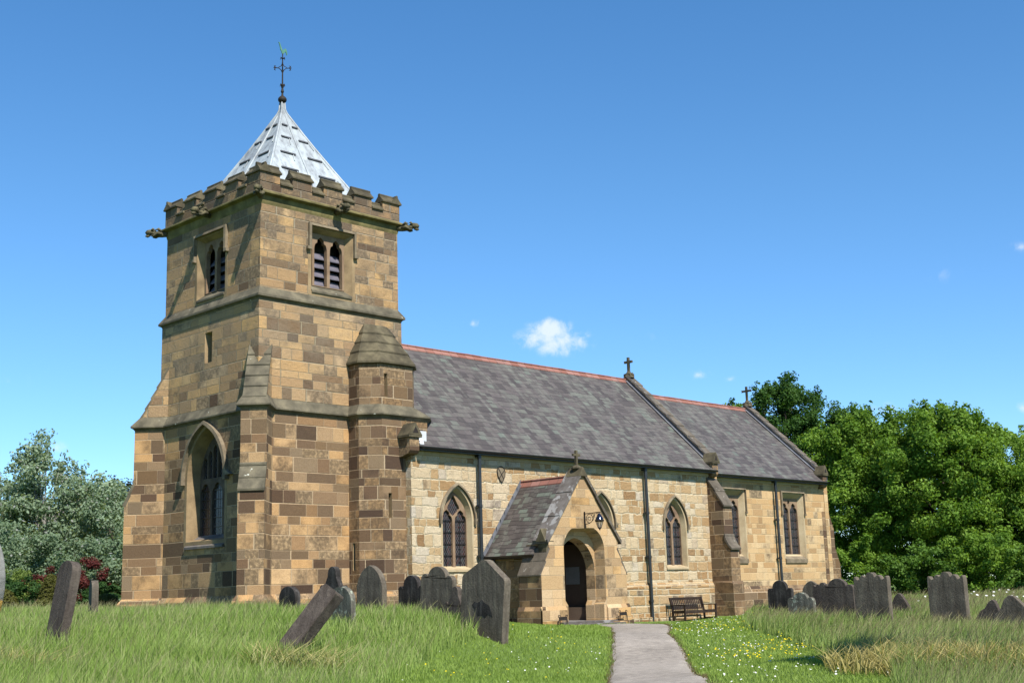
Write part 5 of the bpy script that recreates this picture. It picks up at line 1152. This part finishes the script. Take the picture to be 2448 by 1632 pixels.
tree((10.4, 37.4, 6.2), (2.9, 2.9, 3.9), 130, 17000, WI, 'tallest silvery tree with a pale trunk left of the tower', grp=GL, seed=42, glint=.06, spikes=16, size=.20, bark=M_pbark, low=-.8, rough=.38)
tree((14.6, 39.4, 4.6), (3.6, 3.6, 3.7), 150, 22000, WI, 'silvery tree between the tallest one and the tower', grp=GL, seed=43, glint=.05, spikes=9, size=.20, low=-.95)
tree((13.4, 32.8, 4.2), (3.4, 3.4, 3.2), 140, 20000, WI, 'silvery tree touching the tower buttress', grp=GL, seed=44, glint=.05, spikes=9, size=.19, low=-.95)
tree((6.9, 41.2, 5.0), (3.6, 3.6, 4.2), 110, 12000, WI, 'silvery tree mostly outside the left edge', grp=GL, seed=45, glint=.05, size=.2)
tree((20.0, 48.2, 6.4), (2.6, 2.6, 3.0), 80, 9000, [(.018, .022, .010), (.035, .035, .016), (.06, .05, .025)], 'dark brownish conifer top behind the silvery trees', grp=GL, seed=46, spikes=8, size=.22)
for i, (x, y, zc, rr, lab) in enumerate(((5.5, 30.3, 2.6, 2.5, 'left of the tall silvery tree trunk'), (7.6, 27.2, 2.5, 2.3, 'in front of the tallest silvery tree'), (9.0, 24.0, 2.4, 2.3, 'close to the tower buttress'), (3.0, 33.0, 2.6, 2.5, 'at the left edge'))):
    tree((x, y, zc), (rr, rr, rr * .95), 110, 15000, WI[:3], 'bushy grey-green sallow ' + lab, 'shrub', 'sallows under the silvery trees', .16, 50 + i, glint=.03, low=-.98, name='shrub', trunk=False, rough=.3)
RD = [(.09, .022, .022), (.16, .04, .035), (.24, .07, .055)]
tree((3.8, 23.3, 1.55), (1.25, 1.25, .95), 60, 8000, RD, 'dark red shrub left of the tall leaning gravestone', 'shrub', 'dark red shrubs behind the churchyard hedge', .10, 61, name='shrub', trunk=False, low=-.9)
tree((5.9, 23.2, 1.7), (1.3, 1.3, 1.15), 60, 9000, RD, 'dark red shrub rising behind the leaning gravestone', 'shrub', 'dark red shrubs behind the churchyard hedge', .10, 62, name='shrub', trunk=False, low=-.9)
tree((6.6, 19.6, 1.25), (1.3, 1.1, .8), 60, 8000, RD, 'dark red shrub between the leaning gravestone and the tower', 'shrub', 'dark red shrubs behind the churchyard hedge', .10, 63, name='shrub', trunk=False, low=-.9)
YW = [(.09, .10, .025), (.14, .145, .035), (.20, .195, .055)]
def dome(x, y, r, h, lab, seed):
    rng = np.random.default_rng(seed); z = g1(x, y); k = 700; u = unit(k, rng); u[:, 2] = abs(u[:, 2]); C = np.array([x, y, z]) + u * np.array([r, r, h]) * .96
    o = empty('clipped_yew', (x, y, z), lab, 'topiary', 'clipped yews beyond the long grass at the left'); V, T, fn, lp = leaves(C, np.full(k, .09), 11000, .075, YW, rng)
    pymesh('foliage', V, fn, lp, M_leaf, T, o); mb = MB(); mb.tube([(x, y, z + h * .93 * math.sin(a)) for a in (0, .3, .6, .9, 1.2, 1.5)], [max(.01, r * .93 * math.cos(a)) for a in (0, .3, .6, .9, 1.2, 1.5)], 14)
    m_ = M_yin; mb.done('branches', m_, o)
M_yin = plain('yew_inner_twigs', [(.02, .022, .008), (.035, .035, .014)], 6)
dome(-.4, 18.6, .85, 1.15, 'clipped round yew at the left edge', 71); dome(1.6, 18.0, .50, 1.75, 'tall clipped yew cone just left of the leaning gravestone', 72); dome(.1, 15.5, .50, .62, 'low clipped yew bun in front of the yew cone', 73); dome(2.9, 15.5, .62, .85, 'clipped round yew beside the tower buttress', 74)
HO = [(.03, .08, .02), (.06, .13, .035), (.10, .20, .055)]
for i, (x, y, r, lab) in enumerate(((.9, 20.4, .95, 'dark holly bush between the left-hand clipped yews'), (4.3, 18.8, .8, 'dark holly bush behind the small round-topped gravestone'), (1.6, 22.6, 1.1, 'yellow-green bush above the clipped yew at the left edge'), (6.2, 17.6, .9, 'green bush against the tower buttress'), (2.4, 24.2, 1.2, 'green bush in front of the red shrub at the left'))):
    tree((x, y, g1(x, y) + r * .75), (r * 1.3, r * 1.2, r), 60, 7000, HO if i < 2 else [(.12, .19, .04), (.19, .27, .06), (.27, .34, .09)], lab, 'bush', 'bushes beyond the churchyard grass', .10, 80 + i, name='bush', trunk=False, low=-.9)
# unseen crown added outside the right edge, shaped to shade the near grass
tree((-6.6, -31.5, 9.4), (2.0, .75, .8), 90, 16000, MG, 'added unseen tree crown outside the right edge of the view, shading the near grass', grp=GR, seed=91, size=.26, yaw=.42, rc=(.45, .7), low=-1)

# ------------------------------------------------------------------ grass and flowers
def churchmask(x, y):
    return ((x > -.95) & (x < 7.2) & (y > -.5)) | ((x > 5.1) & (x < 35) & (y > -1.83)) | ((x > 8.35) & (x < 13.35) & (y > -4.95)) | ((x > 22.8) & (x < 23.8) & (y > -2.85)) | ((x > 9.3) & (x < 12.9) & (y > -5.7) & (y < -4))
def scatter(n, D0, D1, rng, pw=1.0, m=.44):
    D = D0 + (D1 - D0) * rng.random(n) ** pw; L = (rng.random(n) * 2 - 1) * (m * D + 1.5); F2 = np.array([FW.x, FW.y]) / math.hypot(FW.x, FW.y); R2_ = np.array([F2[1], -F2[0]])
    P = np.array([CAM.x, CAM.y]) + F2 * D[:, None] + R2_ * L[:, None]; return P[:, 0], P[:, 1], D
def blades(name, x, y, h, w, lean, cols, rng, tipcol=None, tipmask=None, wind=(.25, .1), label=None, cat=None, seg=2):
    n = len(x); z = gh(x, y) - .01; a = rng.random(n) * 2 * math.pi; dirx, diry = np.cos(a), np.sin(a)
    lx, ly = lean * dirx * rng.random(n) + wind[0] * h, lean * diry * rng.random(n) + wind[1] * h
    b = rng.random(n) * math.pi; wx, wy = np.cos(b) * w / 2, np.sin(b) * w / 2
    B = np.stack([x, y, z], 1); Wv = np.stack([wx, wy, 0 * x], 1); Lv = np.stack([lx, ly, 0 * x], 1) * h[:, None] * 2; Hv = np.stack([0 * x, 0 * x, h], 1)
    if seg == 2:
        Mv = B + Hv * .55 + Lv * .30; T = B + Hv * .98 + Lv
        V = np.stack([B - Wv, B + Wv, Mv + Wv * .85, Mv - Wv * .85, T], 1).reshape(-1, 3)
        k = np.arange(n) * 5; lp = np.stack([k, k + 1, k + 2, k + 3, k + 3, k + 2, k + 4], 1).ravel(); fn = np.tile([4, 3], n); m = 5; ht = [.0, .0, .55, .55, 1.]
    else:
        T = B + Hv + Lv; V = np.stack([B - Wv, B + Wv, T], 1).reshape(-1, 3); k = np.arange(n) * 3; lp = np.stack([k, k + 1, k + 2], 1).ravel(); fn = np.full(n, 3); m = 3; ht = [0, 0, 1.]
    cols = np.array(cols); patch = .5 + .25 * np.sin(x * 1.3 + 2 * np.sin(y * .9)) + .25 * np.sin(y * 1.7 + x * .6); ci = np.clip(patch * .5 + rng.random(n) * .5, 0, .999) * (len(cols) - 1); i0 = ci.astype(int); f = (ci - i0)[:, None]
    c = cols[i0] * (1 - f) + cols[np.minimum(i0 + 1, len(cols) - 1)] * f; C = np.repeat(c[:, None, :], m, 1)
    if tipcol is not None:
        tm = tipmask if tipmask is not None else np.ones(n, bool); C[tm, -1] = np.array(tipcol) * rng.uniform(.7, 1.3, (tm.sum(), 1)); 
        if m == 5: C[tm, 2] = C[tm, 3] = C[tm, 2] * .55 + np.array(tipcol) * .45
    o = pymesh(name, V, fn, lp, M_grass, C.reshape(-1, 3)); tag(o, label, cat, None, 'stuff'); return o
rng = np.random.default_rng(5)
GC = [(.18, .29, .045), (.25, .37, .07), (.33, .45, .11), (.43, .52, .18)]
x, y, D = scatter(430000, 9, 62, rng, 1.15); ok = (inside(x, y, LONG_L)) & ~inside(x, y, PATHPOLY) & ~churchmask(x, y); xl, yl, Dl = x[ok], y[ok], D[ok]
h = rng.uniform(.16, .36, len(xl)) * (1 + .25 * np.sin(xl * .8) * np.sin(yl * .7)); seed_ = rng.random(len(xl)) < .10; h[seed_] *= 1.5
blades('long_grass', xl, yl, h, .0035 + .00042 * Dl, .35, GC, rng, (.36, .30, .18), seed_, (.16, -.05), 'long seeding grass between the gravestones left of the path', 'long grass')
x, y, D = scatter(430000, 9, 62, rng, 1.15); ok = (inside(x, y, LONG_R)) & ~churchmask(x, y) & ~inside(x, y, PATHPOLY); xl, yl, Dl = x[ok], y[ok], D[ok]
h = rng.uniform(.18, .40, len(xl)) * (1 + .25 * np.sin(xl * .9) * np.sin(yl * .6)); seed_ = rng.random(len(xl)) < .22; h[seed_] *= 1.4
blades('long_grass', xl, yl, h, .0035 + .00042 * Dl, .35, [(.16, .26, .045), (.22, .33, .07), (.31, .40, .11), (.40, .44, .18)], rng, (.24, .17, .11), seed_, (.42, -.18), 'long wind-bent grass on the bank right of the path', 'long grass')
x, y, D = scatter(520000, 13, 48, rng, 1.0); ok = ~inside(x, y, LONG_L) & ~inside(x, y, LONG_R) & ~churchmask(x, y) & ~inside(x, y, PATHPOLY); xl, yl, Dl = x[ok], y[ok], D[ok]
h = rng.uniform(.035, .085, len(xl))
blades('mown_grass', xl, yl, h, .004 + .0006 * Dl, .5, [(.21, .32, .05), (.28, .40, .07), (.36, .48, .11)], rng, None, None, (.1, 0), 'short mown grass either side of the path', 'mown grass', seg=1)
# path verges: dead, clipped blades
t_ = rng.random(9000); q = (t_ * (nL - 1)).astype(int); side = rng.random(9000) < .5; E_ = np.where(side[:, None], EA[q], EB[q]) + rng.normal(0, .05, (9000, 2))
blades('path_verge', E_[:, 0], E_[:, 1], rng.uniform(.02, .06, 9000), np.full(9000, .014), .6, [(.16, .10, .05), (.22, .17, .08), (.12, .15, .04)], rng, label='brown clipped grass fringing the path', cat='path edge', seg=1)
# yellowing tufts
def tuft(cx, cy, n, r, hh, cols, lab, sd):
    g = np.random.default_rng(sd); a = g.random(n) * 6.28; q = r * np.sqrt(g.random(n)); blades('grass_tuft', cx + q * np.cos(a), cy + q * np.sin(a), g.uniform(.5, 1, n) * hh, np.full(n, .022), .9, cols, g, (.55, .45, .18), None, (.25, -.1), lab, 'grass tuft')
ST = [(.30, .27, .08), (.42, .36, .12), (.20, .26, .06)]
x, y = -7.25, -26.6
tuft(-7.0, -26.4, 900, 1.1, .42, ST, 'straw-yellow tuft spilling over the bank edge in the near right corner', 1); tuft(-6.6, -27.9, 700, 1.0, .42, ST, 'straw-yellow grass at the bottom right corner', 2)
tuft(-12.2, -19.0, 420, .8, .46, [(.20, .30, .08), (.34, .42, .18), (.45, .5, .25)], 'pale broad-bladed clump in front of the slanting slab', 3); tuft(-16.6, -18.6, 300, .6, .42, [(.20, .28, .08), (.36, .36, .16)], 'yellowing broad-bladed clump in the bottom left corner', 4)
def flowers(name, centres, n, r, size, col, lab, sd, hz=.07):
    g = np.random.default_rng(sd); c = np.array(centres); i = g.integers(0, len(c), n); x = c[i, 0] + g.normal(0, 1, n) * c[i, 2]; y = c[i, 1] + g.normal(0, 1, n) * c[i, 2]
    ok = ~inside(x, y, PATHPOLY) & ~churchmask(x, y); x, y = x[ok], y[ok]; n = len(x); z = gh(x, y) + g.uniform(.5, 1.2, n) * hz; s = g.uniform(.7, 1.3, n) * size; nv = unit(n, g) * .35 + np.array([-.25, -.3, .8]); nv /= np.linalg.norm(nv, axis=1)[:, None]
    t = np.cross(nv, [1, 0, 0]); t /= np.linalg.norm(t, axis=1)[:, None]; b = np.cross(nv, t); P = np.stack([x, y, z], 1); V = np.stack([P + (t * math.cos(k * math.pi / 3) + b * math.sin(k * math.pi / 3)) * s[:, None] for k in range(6)], 1).reshape(-1, 3)
    o = pymesh(name, V, np.full(n, 6), np.arange(n * 6), M_petal, np.tile(col, (n * 6, 1)) * g.uniform(.85, 1.1, (n * 6, 1))); tag(o, lab, 'wild flowers', None, 'stuff')
LAWN = [(-3.7, -15.8, 1.2), (-4.3, -16.8, 1.0), (-6.2, -17.4, 1.0), (-3.2, -16.8, .8), (-9.0, -19.3, 1.6), (0, -12.5, 2.5), (-6.5, -19, 1.5)]
flowers('daisies', [(7.9, -12.3, .9), (9.2, -11.2, .9), (1.0, -17.0, 1.3), (-.8, -18.7, .9), (-1.5, -19.9, .8), (-4.5, -22.2, 1.0), (5, -14, 2), (-8, -24.6, .8)], 330, 0, .015, (.85, .85, .80), 'white daisies dotted over the mown grass right of the path', 1)
flowers('daisies', LAWN, 40, 0, .014, (.85, .85, .80), 'a few white daisies on the mown grass left of the path', 2)
flowers('buttercups', [(8.6, -13.0, 1.0), (7.0, -13.8, 1.0), (-1.2, -20.3, .6), (-1.9, -20.9, .7), (-2.8, -21.8, .8), (-.4, -19.8, .7), (3, -16.5, 1.2)], 300, 0, .015, (.85, .68, .02), 'yellow buttercups by the bank right of the path', 3, .12)
flowers('buttercups', LAWN, 80, 0, .013, (.85, .68, .02), 'scattered yellow buttercups on the mown grass left of the path', 4)
flowers('oxeye_daisies', [(14, -18.5, 1.2), (12, -21.5, 1.5), (16, -20, 1.5)], 60, 0, .035, (.85, .85, .8), 'white daisies standing in long grass behind the right-hand gravestones', 5, .5)

# ------------------------------------------------------------------ keep every albedo in its real-world range for this exposure
K_ALB = .70
for m in bpy.data.materials:
    if not m.use_nodes: continue
    t = NT(m.node_tree)
    for n in list(t.n):
        if n.type in ('BSDF_PRINCIPLED', 'BSDF_TRANSLUCENT'):
            sck = n.inputs['Base Color' if n.type == 'BSDF_PRINCIPLED' else 'Color']
            if sck.is_linked:
                src = sck.links[0].from_socket; t.l.new(t.mix(1., src, (K_ALB,) * 3, 'MULTIPLY'), sck)
            else: sck.default_value = tuple(v * K_ALB for v in sck.default_value[:3]) + (1,)
